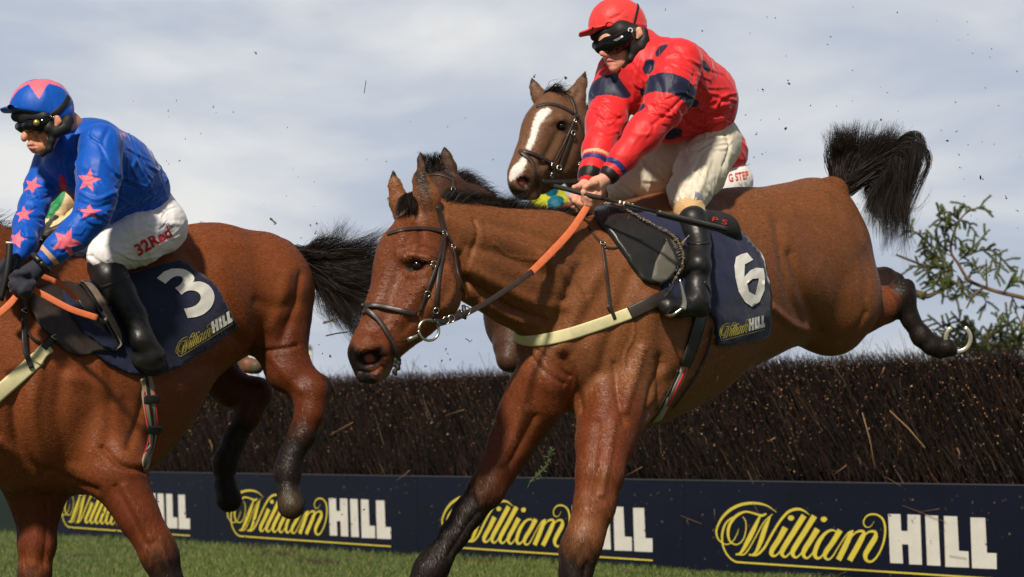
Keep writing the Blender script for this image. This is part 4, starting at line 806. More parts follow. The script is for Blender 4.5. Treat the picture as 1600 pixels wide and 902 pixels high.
# ================================================================ horse number three, its tack and rider
def y3(px): return 8.894 / (1 - 0.95 * (px - 800) / 3200)
B3 = s2l((130, 70, 36)); RED3 = s2l((106, 50, 26))
def horse3():
    b = Body(0.006)
    root = empty('racehorse', P(200, 1050, 7.5), 'bright bay racehorse wearing number 3 at the left edge, hindquarters towards the next horse', 'horse', 'racehorses jumping the fence'); root.location.z = 0.0
    b.chain([(-30, 590, 140), (60, 600, 165), (138, 600, 162), (182, 560, 150), (240, 502, 126), (300, 471, 109), (342, 456, 98), (403, 455, 86)], 0.06, LAT, 0.76, Yf=y3)
    b.chain([(403, 455, 88, 7.95), (428, 500, 54, 7.93), (438, 535, 39, 7.9), (450, 577, 33, 7.88), (486, 611, 26, 7.86), (484, 645, 20, 7.84), (472, 680, 18.5, 7.83), (455, 712, 16, 7.82), (449, 738, 18, 7.81), (450, 757, 16, 7.80)], 0.04)
    b.chain([(450, 757, 14, 7.80), (450, 768, 17, 7.79), (455, 790, 21, 7.78)], 0.008)
    b.chain([(505, 600, 12, 7.88), (514, 606, 9, 7.89)], 0.02)
    b.chain([(322, 560, 42, 8.1), (360, 607, 26, 8.12), (402, 614, 21, 8.12), (388, 648, 18, 8.11), (366, 688, 15.5, 8.1), (352, 722, 17, 8.1), (350, 742, 16, 8.1)], 0.04); b.chain([(350, 742, 14, 8.1), (352, 755, 17, 8.09), (358, 780, 20, 8.08)], 0.008)
    b.chain([(90, 525, 125, 7.3), (10, 465, 92, 7.15), (-70, 400, 72, 7.0), (-125, 370, 46, 6.9)], 0.06, LAT, 0.65)
    b.chain([(-135, 372, 44, 6.88), (-160, 420, 46, 6.84), (-190, 490, 34, 6.78), (-215, 540, 28, 6.74)], 0.04, LAT, 0.75)
    b.chain([(-120, 345, 14, 6.9), (-118, 300, 3, 6.9)], 0.01); b.chain([(-145, 345, 14, 7.0), (-147, 300, 3, 7.0)], 0.01)
    b.chain([(150, 690, 80, 7.3), (180, 735, 46, 7.22), (205, 785, 30, 7.2), (219, 812, 27, 7.2), (240, 846, 24, 7.2), (251, 872, 24, 7.2), (264, 912, 18.5, 7.2), (277, 955, 17, 7.2), (285, 985, 20, 7.2), (280, 1010, 17, 7.2)], 0.05); b.chain([(280, 1010, 17, 7.2), (276, 1042, 25, 7.2)], 0.01)
    b.chain([(60, 700, 66, 7.35), (56, 765, 41, 7.35), (58, 800, 30, 7.34), (58, 850, 25, 7.33), (54, 898, 21, 7.32), (50, 950, 18, 7.31), (47, 990, 20, 7.3), (40, 1015, 17, 7.3)], 0.05); b.chain([(40, 1015, 17, 7.3), (34, 1045, 26, 7.3)], 0.01)
    b.chain([(410, 400, 30, 8.0), (440, 392, 11, 8.05), (452, 392, 9, 8.08)], 0.05)
    b.chain([(470, 1304, 500, 7.8)], .004, neg=True) if 0 else None
    b.build(); b.bvh()
    b.sculpt([(p, w_, a * 2.0) for p, w_, a in [
        ([(300, 400), (330, 440), (350, 500), (380, 540)], 12, -6), ([(345, 420), (375, 470), (385, 520)], 18, 5), ([(470, 430), (460, 480), (440, 530)], 8, -5), ([(448, 430), (440, 470), (425, 510)], 12, 5), ([(400, 470), (430, 480), (455, 470)], 10, -3),
        ([(395, 545), (420, 548), (465, 540)], 4, -4), ([(425, 560), (450, 590), (470, 610)], 7, 3), ([(230, 600), (215, 660), (200, 700)], 9, -5), ([(150, 560), (160, 640), (150, 700)], 14, 5), ([(100, 580), (90, 650), (110, 720)], 14, -5),
        ([(60, 580), (50, 650), (70, 730)], 12, 5), ([(20, 620), (30, 700), (70, 740)], 9, -6), ([(0, 690), (40, 720), (60, 755)], 10, 5), ([(160, 700), (190, 728), (225, 735)], 5, -6), ([(70, 730), (110, 750), (150, 765)], 8, -5), ([(180, 640), (185, 690), (215, 725)], 14, 5),
        ([(195, 760), (215, 800), (235, 840)], 6, 3), ([(180, 760), (205, 805), (228, 850)], 5, -3), ([(50, 770), (55, 820), (52, 880)], 7, 3), ([(72, 770), (74, 820), (68, 880)], 5, -3), ([(110, 590), (150, 600), (180, 620)], 12, 4), ([(330, 380), (380, 385), (430, 420)], 16, 3), ([(250, 600), (290, 580), (340, 570)], 14, -3)]])
    b.bvh(); b.colour(B3)
    b.paint([(434, 540, 60, 7.9), (450, 577, 50, 7.88), (486, 611, 40, 7.86), (480, 650, 36, 7.84)], RED3 * 0.85, 0.6, 0.9); b.paint([(190, 760, 60, 7.22), (219, 812, 50, 7.2)], RED3, 0.6, 0.9); b.paint([(56, 765, 70, 7.35), (58, 830, 50, 7.33)], RED3, 0.6, 0.9)
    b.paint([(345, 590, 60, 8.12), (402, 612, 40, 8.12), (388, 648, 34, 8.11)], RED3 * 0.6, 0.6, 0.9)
    b.paint([(474, 680, 28, 7.83), (455, 712, 36, 7.82), (449, 745, 40, 7.81), (454, 782, 34, 7.78)], BLK, 0.8, 0.97); b.paint([(372, 672, 28, 8.1), (352, 722, 36, 8.1), (356, 775, 40, 8.08)], BLK, 0.8, 0.97)
    b.paint([(252, 868, 34, 7.2), (264, 912, 44, 7.2), (285, 985, 44, 7.2), (276, 1042, 44, 7.2)], BLK, 0.8, 0.97); b.paint([(53, 905, 30, 7.32), (50, 950, 44, 7.31), (47, 990, 44, 7.3), (34, 1045, 44, 7.3)], BLK, 0.8, 0.97)
    b.paint([(503, 600, 16, 7.86), (516, 612, 14, 7.86)], BLK, 0.8, 0.8); b.paint([(454, 786, 26, 7.73)], s2l((80, 66, 50)), 0.5, 0.6)
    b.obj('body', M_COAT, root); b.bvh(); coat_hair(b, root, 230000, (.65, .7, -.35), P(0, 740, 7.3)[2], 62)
    T = lambda Y, *p: [P(a, c, Y) for a, c in p]
    g = [T(8.1, (446, 390), (478, 392), (500, 378), (514, 352)), T(8.1, (448, 392), (490, 396), (525, 385), (548, 360)), T(8.1, (450, 394), (500, 402), (550, 395), (606, 372)), T(8.1, (452, 396), (510, 410), (560, 415), (622, 402)),
         T(8.1, (454, 400), (510, 425), (560, 445), (618, 455)), T(8.1, (456, 402), (505, 432), (550, 470), (600, 505)), T(8.1, (458, 404), (498, 435), (530, 480), (566, 540)), T(8.1, (460, 406), (488, 440), (505, 475), (530, 505))]
    tl = [hair('tail', g[2:7], 6500, M_HAIR, root, w=0.0012, spread=0.012, jit=0.03, lenr=(0.75, 1.0), seed=31, frizz=0.010, seg=14, locks=70), hair('tail', g, 3000, M_HAIR, root, w=0.0010, spread=0.01, jit=0.035, lenr=(0.65, 1.0), seed=32, frizz=0.016, seg=14, locks=60)]; join_objs(tl)
    gs = [[P(x, y + 8, Y), P(x + 4, y - 6, Y), P(x + 16, y - 12, Y + .02), P(x + 30, y - 8, Y + .04)] for x, y, Y in ((-100, 345, 6.95), (-50, 350, 7.03), (0, 374, 7.12), (50, 390, 7.2), (95, 402, 7.3))]
    hair('mane', gs, 2200, M_HAIR, root, w=0.0013, spread=0.011, jit=0.02, seed=33)
    hair('plait_wisp', [[P(318, 356, 7.75), P(312, 352, 7.75), P(316, 347, 7.75), P(324, 351, 7.75)], [P(322, 356, 7.75), P(316, 350, 7.75), P(314, 346, 7.75), P(320, 350, 7.75)]], 10, M_HAIR, root, w=0.001, spread=0.002, jit=0.004, seed=34)
    return b, root
def tack3():
    b = H3; b.lastY = 7.2
    sc = empty('saddle_cloth', P(240, 500, 7.3), 'navy saddle cloth with white number 3 behind the leg of the jockey in blue', 'saddle cloth', 'numbered saddle cloths')
    decal('cloth', b, [[(150, 438), (203, 428), (279, 406), (309, 426), (341, 448), (353, 475), (373, 508), (325, 545), (276, 577), (258, 584), (236, 590), (190, 584), (160, 568), (115, 530), (70, 490), (60, 452)]], M_NAVY, sc, 0.004, 7, 0.006, 1, 0.010, 6)
    cb = bvh_of(sc.children[0]); q = lambda L_: [(200 + x / 4.75, 400 + y / 4.75) for x, y in L_]
    three = [(212, 168), (262, 120), (320, 98), (360, 96), (400, 98), (432, 108), (460, 125), (480, 145), (490, 165), (488, 183), (478, 198), (505, 192), (530, 191), (562, 200), (592, 216), (615, 240), (630, 265), (638, 295), (637, 325), (628, 355), (612, 385), (588, 410), (560, 432), (530, 446), (500, 455), (440, 462), (412, 392), (445, 388), (470, 382), (500, 368), (520, 350), (533, 330), (538, 310), (533, 290), (520, 274), (500, 263), (480, 258), (457, 257), (435, 262), (413, 274), (395, 290), (347, 240), (372, 226), (390, 210), (403, 190), (405, 178), (402, 165), (393, 156), (378, 152), (360, 152), (340, 158), (318, 170), (275, 208)]
    decal('number_three', cb, [q(three)], M_WHITE, sc.children[0], 0.0025, 4); logo_on(cb, (275, 563), (88, -57), (-3, -26), sc.children[0], 0.003)
    sd = empty('saddle', P(120, 470, 7.2), 'dark saddle under the blue and pink jockey, brown and cream stirrup leather', 'saddle', None)
    decal('flap', b, [[(45, 452), (83, 441), (130, 445), (165, 470), (190, 540), (170, 553), (135, 558), (116, 562), (100, 554), (70, 524), (43, 492)]], M_BROWNL, sd, 0.014, 7, 0.010, 2); fb = bvh_of(sd.children[0])
    decal('cloth_fold', fb, [[(92, 446), (120, 462), (140, 500), (175, 525), (190, 552), (160, 545), (128, 520), (108, 490)]], M_NAVY, sd, 0.003, 6, 0.004, 1, .008, 9)
    g = Body(0.006); g.chain([(70, 440, 12, 7.3), (100, 440, 16, 7.35), (150, 440, 18, 7.4), (200, 425, 16, 7.5)], 0.03); g.build(); g.obj('seat', M_BLKPAD, sd)
    b.lastY = 7.1; strap('stirrup_leather', fb, [(130, 432), (150, 460), (172, 500), (192, 540), (203, 566)], 13, mat('webbing', s2l((120, 104, 92)), rough=.8, var=.3, vscale=60), sd, 0.005, 0.004)
    strap('stirrup_edge', fb, [(122, 438), (142, 466), (164, 506), (186, 545), (200, 570)], 5, M_BLACKL, sd, 0.005, 0.006)
    gi = empty('girth', P(230, 650, 7.2), 'cream and black elastic girth around the belly of horse 3', 'girth', 'girths')
    pth = [(226, 588), (230, 610), (234, 650), (237, 685), (230, 712), (222, 728)]
    strap('elastic', b, pth, 23, M_CREAM.copy() if False else mat('beige_elastic', s2l((150, 135, 115)), rough=.8), gi, 0.006, 0.003); strap('centre_strip', b, pth, 5.5, M_BLACKL, gi, 0.004, 0.008)
    for o_ in (-8.5, 8.5): strap('red_stripe', b, [(x + o_, y) for x, y in pth[1:-1]], 2, M_REDP, gi, 0.002, 0.009)
    for y in (624, 672): strap('keeper', b, [(222 + (y - 624) * .08, y), (233 + (y - 624) * .08, y), (245 + (y - 624) * .08, y - 1)], 13, M_BLACKL, gi, 0.004, 0.010, div=3)
    br = empty('breast_girth', P(40, 580, 7.1), 'cream elastic breast strap with black straps at the shoulder of horse 3', 'breast strap', 'breast straps')
    strap('elastic_band', b, [(-40, 640), (-15, 625), (5, 608), (35, 582), (60, 560)], 24, M_CREAM, br, 0.007, 0.003); strap('elastic_loop', b, [(55, 568), (64, 552), (76, 543)], 20, M_CREAM, br, 0.007, 0.008)
    strap('black_strap', b, [(66, 546), (85, 526), (105, 512), (132, 500)], 11, M_BLACKL, br, 0.005, 0.012); strap('neck_strap', b, [(33, 450), (36, 480), (36, 510), (38, 550), (50, 577)], 8, M_BLACKL, br, 0.005, 0.013); strap('neck_strap', b, [(38, 510), (48, 528), (62, 538)], 4, M_BLACKL, br, 0.004, 0.006)
    for x, y in ((36, 488), (82, 530)):
        l, n = b.hit(x, y); v, f = ring3(l + n * .022, 0.012, 0.0025, n, 4, 5); mesh('buckle', v, f, M_STEEL, br)
    rn = empty('reins', P(30, 460, 7.0), 'orange rubber reins of horse 3 looping below the dark gloves', 'reins', 'reins')
    free_strap('rubber_grip', [(38, 446, 6.86, 10), (26, 462, 6.83, 10), (8, 482, 6.80, 11), (-30, 512, 6.78, 10)], 10, M_ORANGE, rn, 0.0045)
    free_strap('rubber_grip', [(42, 448, 6.86, 9), (70, 462, 6.86, 10), (110, 483, 6.86, 10), (152, 497, 6.87, 10)], 10, M_ORANGE, rn, 0.0045); free_strap('rubber_grip', [(62, 430, 6.96, 8), (85, 440, 6.98, 9), (105, 452, 6.98, 9), (123, 470, 6.98, 9)], 10, M_ORANGE, rn, 0.0045)
    free_strap('leather_end', [(150, 497, 6.875, 8), (162, 503, 6.89, 7), (166, 496, 6.9, 6), (160, 488, 6.92, 5)], 10, M_BLACKL, rn, 0.005)
def star(cx, cy, R, rot, r=0.42, sx=1.0): return [(cx + sx * (R if i % 2 == 0 else R * r) * math.sin(math.radians(rot + 36 * i)), cy - (R if i % 2 == 0 else R * r) * math.cos(math.radians(rot + 36 * i))) for i in range(10)]
def rider3():
    root = empty('person', P(200, 400, 7.4), 'jockey in blue jacket with pink stars and white breeches on the horse numbered 3', 'person', 'jockeys')
    H3.lastY = 7.2; sk = lambda x, y, o: H3.hit(x, y)[0][1] + o
    kY = sk(165, 430, -0.05); a1 = sk(208, 490, -0.06); a2 = sk(225, 535, -0.06); a3 = sk(240, 565, -0.06)
    b = Body(0.0032)
    b.chain([(230, 315, 36, 7.45), (180, 262, 36, 7.30), (130, 218, 22, 7.16), (105, 195, 18, 7.08), (85, 185, 20, 7.04)], 0.04)
    b.chain([(152, 238, 18, 7.02), (148, 330, 14, 6.95), (95, 385, 11, 6.9), (60, 420, 9, 6.87)], 0.02); b.chain([(92, 240, 16, 7.24), (64, 292, 13, 7.18), (50, 330, 11, 7.1), (38, 385, 9, 6.98), (22, 410, 9, 6.94)], 0.02)
    b.chain([(245, 350, 32, 7.4), (165, 405, 20, kY), (205, 490, 13, a1), (235, 556, 12, a3)], 0.02); b.chain([(200, 360, 30, 7.5), (100, 405, 17, 7.4), (130, 470, 13, 7.6)], 0.02)
    b.chain([(70, 175, 40, 7.05)], 0.02, LAT, 0.85)
    b.chain([(58, 200, 24, 7.02), (66, 222, 18, 7.02)], 0.02, LAT, 0.8); b.chain([(82, 205, 15, 6.99), (72, 226, 12, 6.99), (63, 234, 8.5, 7.0)], 0.015)
    b.chain([(43, 203, 7, 6.985), (38, 215, 4.6, 6.975), (37.5, 218, 3.6, 6.975)], 0.01); b.chain([(48, 227, 6, 6.985), (54, 233, 7, 6.99)], 0.01)
    b.on([(44, 226, 1.8), (50, 226, 2.2), (56, 226.5, 1.5)], 0.004, 0.0012); b.on([(46, 231, 2), (52, 231.5, 2.4), (57, 230.5, 1.6)], 0.004, 0.0012); b.on([(44, 228.7, 1), (50, 228.7, 1.4), (57, 228.5, 0.9)], 0.003, 0, neg=True)
    b.on([(57, 212, 3), (63, 222, 3)], 0.008, 0.0, neg=True); b.on([(68, 212, 6)], 0.02, 0.006)
    b.chain([(89, 185, 5.2, 6.94), (91, 190, 5, 6.94), (88, 196, 3.4, 6.94)], 0.004, VIEWX, 0.6); b.chain([(89, 189, 2.4, 6.925)], 0.004, neg=True)
    b.build(); b.bvh(); b.colour(s2l((205, 145, 115))); b.paint([(50, 229, 6)], s2l((170, 95, 85)), 0.6, 0.7, on=True); b.paint([(68, 216, 10)], s2l((205, 120, 95)), 1.0, 0.5, on=True); b.obj('body', M_SKIN, root)
    j = Body(0.0037); BL = s2l((6, 84, 188)); PK = s2l((238, 110, 130))
    j.chain([(112, 215, 25, 7.1), (145, 242, 52, 7.16), (182, 270, 58, 7.28), (212, 300, 55, 7.38)], 0.05, LAT, 0.95); j.chain([(108, 248, 41, 7.14), (162, 298, 42, 7.24), (195, 318, 36, 7.34)], 0.04); j.chain([(88, 215, 14, 7.05), (98, 222, 18, 7.06)], 0.03)
    j.chain([(158, 228, 36, 7.02), (154, 270, 34, 6.97), (151, 308, 30, 6.94), (144, 336, 26, 6.92), (117, 366, 24, 6.9), (90, 388, 19.5, 6.88), (68, 407, 15, 6.87)], 0.03)
    j.chain([(86, 260, 36, 7.24), (65, 293, 25, 7.18), (52, 324, 21, 7.1), (44, 352, 22, 7.05), (38, 378, 19, 6.98), (30, 398, 13, 6.95)], 0.03)
    j.build(); j.wrinkle(0.0045, 31, None, 15); j.bvh()
    j.sculpt([([(125, 300), (150, 312), (180, 300)], 3, 5), ([(122, 315), (150, 325), (172, 318)], 3, -5), ([(122, 325), (145, 335), (165, 335)], 3, 4), ([(45, 305), (60, 312), (80, 306)], 3, -5), ([(32, 325), (50, 328), (72, 340)], 3, 5), ([(30, 333), (48, 340), (66, 350)], 3, -5), ([(170, 200), (160, 230), (175, 270)], 4, -5), ([(180, 210), (185, 250), (190, 300)], 4, 4), ([(115, 200), (120, 225), (110, 250)], 4, -4), ([(190, 320), (220, 310), (250, 300)], 3, 5), ([(185, 335), (215, 325), (250, 318)], 3, -5), ([(180, 345), (210, 340), (240, 330)], 3, 4), ([(210, 250), (230, 280), (240, 310)], 4, 4), ([(95, 215), (105, 235), (100, 255)], 4, 4), ([(80, 385), (95, 395), (105, 390)], 2.5, -3), ([(95, 370), (105, 385), (120, 385)], 2.5, 3)] + folds([(215, 300, 34, 30, -25, 16, 52, 13, 2.6), (215, 250, 26, 30, 55, 16, 52, 7, 2.2), (165, 220, 20, 16, 65, 20, 46, 2, 1.8), (150, 280, 18, 30, 20, 20, 34, 4, 1.8), (145, 330, 16, 12, 10, 12, 32, 5, 2.4), (110, 372, 22, 14, -40, 14, 30, 4, 1.6), (58, 310, 14, 30, 10, 14, 30, 7, 2.4), (40, 365, 10, 16, 60, 20, 22, 6, 1.8), (108, 250, 14, 24, 75, 15, 30, 7, 2.2)], 15))
    j.bvh(); j.colour(BL)
    for (c, R, rot, sx) in (((138, 282), 20, 10, 1), ((139, 331), 13, 0, 1.5), ((103, 378), 25, 22, 1), ((50, 290), 16, 20, 1), ((37, 335), 15, -10, 1), ((26, 374), 16, 15, 1), ((193, 210), 5, 0, 1)):
        # each star is a patch of cloth colour located in 3-D on the jacket
        L0, n0 = j.hit(*c); poly = star(c[0], c[1], R, rot, sx=sx); m = np.linalg.norm(j.V - L0, axis=1) < toM(R * 1.9, L0[1]); ii = np.where(m & (j.Nn @ n0 > 0.0))[0]
        bx = unit(np.array([1, 0, 0]) - n0 * n0[0]); bz = unit(np.array([0, 0, 1]) - n0 * n0[2]); u = (j.V[ii] - L0)
        k = FP / L0[1]; px = c[0] + (u @ np.array([1, 0, 0])) * k; py = c[1] - u[:, 2] * k
        for i, a_, c_ in zip(ii, px, py):
            if inside((a_, c_), poly): j.C[i] = PK
    for pts in ([(97, 280, 6), (103, 300, 9), (112, 312, 11)], [(95, 275, 3), (98, 290, 6)]): j.paint(pts, s2l((215, 45, 60)), 0.05, 1, on=True)
    def band(c, ax, r, half, col): d = (j.V - c) @ ax; rr = np.linalg.norm(j.V - c - d[:, None] * ax, axis=1); j.C[(np.abs(d) < half) & (rr < r)] = col
    band(P(77, 400, 6.875), unit(P(68, 407, 6.87) - P(90, 388, 6.88)), 0.06, 0.008, s2l((215, 175, 150)))
    j.obj('jacket', M_SILK, root)
    t = Body(0.0045)
    t.chain([(236, 322, 38, 7.44), (248, 352, 43, 7.42)], 0.04); t.chain([(248, 354, 43, 7.42), (215, 374, 40, 7.30), (182, 390, 33, kY + 0.03), (165, 400, 30, kY)], 0.03); t.chain([(205, 355, 36, 7.5), (150, 382, 32, 7.46), (112, 398, 27, 7.42), (92, 408, 20, 7.4)], 0.03)
    t.build(); t.wrinkle(0.006, 32, (0.6, 0, 0.8), 19); t.bvh(); t.sculpt([([(140, 400), (165, 415), (195, 428)], 3, -3), ([(175, 390), (210, 405), (250, 400)], 3, 4), ([(200, 360), (240, 350), (280, 350)], 4, 4), ([(190, 380), (230, 370), (270, 375)], 4, -4), ([(235, 395), (255, 380), (280, 370)], 3, 4), ([(95, 395), (120, 405), (145, 400)], 2, -4)] + folds([(240, 350, 30, 22, -30, 18, 40, 9, 1.8), (180, 400, 30, 14, 15, 18, 34, 8, 1.6), (150, 405, 12, 12, 80, 18, 20, 5, 1.4), (110, 400, 22, 10, 20, 15, 28, 6, 1.6)], 16)); t.bvh(); t.colour(s2l((236, 234, 236))); t.obj('breeches', M_BREECH, root)
    text_on('red_lettering', t, '32Red', (217, 400), (52, -31), (-9, -16), M_REDP, root, 0.03, 0.005); text_on('small_lettering', t, '.com', (256, 352), (10, 6), (4, -4), M_BLKPAD, root, 0.0, 0.003)
    for nm, ch in (('boot', [[(160, 418, 24, kY), (172, 434, 28, kY - 0.01), (188, 458, 24, (kY + a1) / 2), (208, 492, 20, a1), (222, 530, 19, a2), (236, 554, 20, a3)], [(238, 560, 19, a3), (222, 563, 15, a3), (212, 560, 10, a3)], [(250, 573, 9, a3), (228, 575, 9, a3)]]), ('boot', [[(95, 412, 16, 7.42), (120, 450, 16, 7.62), (135, 500, 16, 7.66), (115, 512, 11, 7.6)]])):
        g = Body(0.0045); [g.chain(c, 0.015) for c in ch]; g.build(); g.wrinkle(0.004, 42, (0.35, 0.1, 1), 28, lambda V: np.clip((P(0, 462, 7)[2] - V[:, 2]) * 14, 0.05, 1.2)); g.obj(nm, M_BOOT, root)
        if ch[0][0][0] == 160: bt = g; g.bvh()
    bt.lastY = 7.0; strap('boot_band', bt, [(158, 448), (175, 444), (192, 436), (203, 429)], 4, M_BLACKL, root, 0.003, 0.001)
    for nm, ch in (('glove', [[(62, 416, 14, 6.87), (48, 428, 16, 6.86), (34, 440, 16, 6.85)], [(30, 436, 8, 6.82), (20, 444, 7, 6.81), (22, 454, 6, 6.83)], [(34, 442, 8, 6.82), (25, 450, 7, 6.81), (28, 460, 6, 6.83)], [(42, 446, 8, 6.82), (34, 455, 7, 6.81), (37, 463, 5, 6.83)], [(50, 444, 7, 6.83), (44, 453, 6, 6.82), (46, 459, 5, 6.83)], [(40, 426, 7, 6.82), (26, 428, 6, 6.81), (18, 434, 5, 6.82)]]),
                   ('glove', [[(28, 402, 12, 6.95), (14, 418, 16, 6.93), (6, 430, 15, 6.92)], [(4, 414, 7, 6.90), (-3, 424, 7, 6.89), (1, 436, 6, 6.9)], [(2, 424, 7, 6.90), (-2, 436, 6, 6.89), (6, 446, 6, 6.9)], [(8, 434, 7, 6.90), (6, 444, 6, 6.89), (12, 450, 5, 6.9)], [(20, 408, 7, 6.90), (16, 420, 6, 6.88), (12, 428, 5, 6.88)]])):
        g = Body(0.004); [g.chain(c, 0.006) for c in ch]; g.build(); g.wrinkle(0.002, 50, None, 3); g.obj(nm, mat('glove_fabric', s2l((34, 36, 50)), rough=.8, sheen=.2), root)
    v, f = tube(catmull([P(50, 410, 6.84), P(56, 420, 6.845), P(66, 428, 6.88)], 4), 0.014, 10); jb = bvh_of([c for c in root.children if c.name.startswith('jacket')][0])
    n_ = unit(P(90, 388, 6.88) - P(62, 413, 6.87)); v, f = ring3(P(64, 411, 6.87), 0.034, 0.011, n_, 24, 8); mesh('watch_strap', v, f, M_BLACKL, root)
    # helmet
    c = s2l((6, 84, 188))
    h = Body(0.0035); h.chain([(62, 172, 47.5, 7.05), (70, 170, 46, 7.05)], 0.02, LAT, 0.92); h.chain([(72, 174, 40, 7.04)], 0.02, LAT, 0.95); h.pr.pop(); h.chain([(-44, 772, 600, 7.05)], 0.012, neg=True); h.chain([(90, 178, 24, 7.03), (95, 182, 14, 7.04)], 0.02)
    h.build(); h.wrinkle(0.002, 30, (1, 0, .2), 14); h.bvh(); h.colour(c)
    for poly in ([(44, 133), (64, 128), (80, 131), (77, 131), (66, 159), (47, 133)], [(15, 160), (17, 148), (24, 138), (36, 129), (60, 122), (85, 124), (104, 142), (92, 134), (77, 131), (45, 133), (30, 142), (22, 152)]):
        for i in range(len(h.V)):
            X = h.V[i]; px = 800 + (X[0]) / 7.0 * FP; py = HOR - (X[2] - CAMH) / 7.0 * FP
            if h.Nn[i, 1] < 0.15 and inside((px, py), poly): h.C[i] = PK
    h.obj('cap', M_SILK, root)
    h = Body(0.003); h.chain([(5, 173, 3.4, 7.03), (22, 171, 5, 7.02), (45, 173, 5.5, 7.02), (78, 178, 4, 7.0)], 0.01, VIEWX, 5.0); h.build(); h.colour(c * 0.8); h.obj('peak', M_SILK, root)
    h = Body(0.0035); h.chain([(26, 182, 9, 7.03), (45, 184, 10, 7.0), (70, 184, 10, 6.98)], 0.02); h.chain([(72, 172, 41, 7.05)], 0.02, LAT, 0.9); h.chain([(60, 130, 30, 7.05)], 0.01, neg=True); h.build(); h.obj('helmet_shell', M_BLKPAD, root)
    h = Body(0.003); h.chain([(76, 188, 8, 6.955), (77, 200, 9, 6.95), (88, 206, 9, 6.955), (100, 200, 10, 6.965), (107, 188, 9, 6.98)], 0.01); h.chain([(82, 206, 7, 6.955), (81, 220, 5, 6.955), (77, 233, 5, 6.96), (66, 242, 4, 6.98)], 0.008); h.build(); h.obj('chin_harness', M_BLKPAD, root)
    g = Body(0.0025); g.chain([(30, 198, 7, 7.0), (36, 199, 8, 6.985), (48, 196, 10, 6.965), (58, 196, 10.5, 6.95), (68, 192, 9, 6.945), (76, 186, 6, 6.945)], 0.012); g.build(); g.obj('goggles', M_LENS, root)
    v, f = tube([P(57, 192, 6.915), P(57, 192, 6.90)], 0.0105, 16); mesh('lens_disc', v, f, mat('gold_disc', s2l((200, 175, 90)), rough=.3, metal=.6), root)
    cp = bvh_of([x for x in root.children if x.name.startswith('cap')][0]); cp.lastY = 6.95; strap('goggle_strap', cp, [(107, 152), (100, 164), (90, 174), (79, 181)], 8, M_BLKPAD, root, 0.004, 0.001)
    v, f = ring3(P(82, 180, 6.93), 0.009, 0.002, (0.2, -1, 0), 5, 5); mesh('strap_buckle', v, f, M_STEEL, root)
    wr = empty('whip', P(12, 400, 6.87), 'short black whip handle with white end in the dark glove of the jockey in blue', 'whip', 'whips')
    v, f = tube(catmull([P(15, 381, 6.88), P(14, 400, 6.87), P(10, 430, 6.86), P(0, 470, 6.86)], 5), 0.0115, 10); mesh('grip', v, f, M_BLKPAD, wr); v, f = tube([P(15, 381, 6.88), P(15.2, 378.5, 6.88)], 0.013, 12); mesh('end_cap', v, f, M_WHITE, wr)
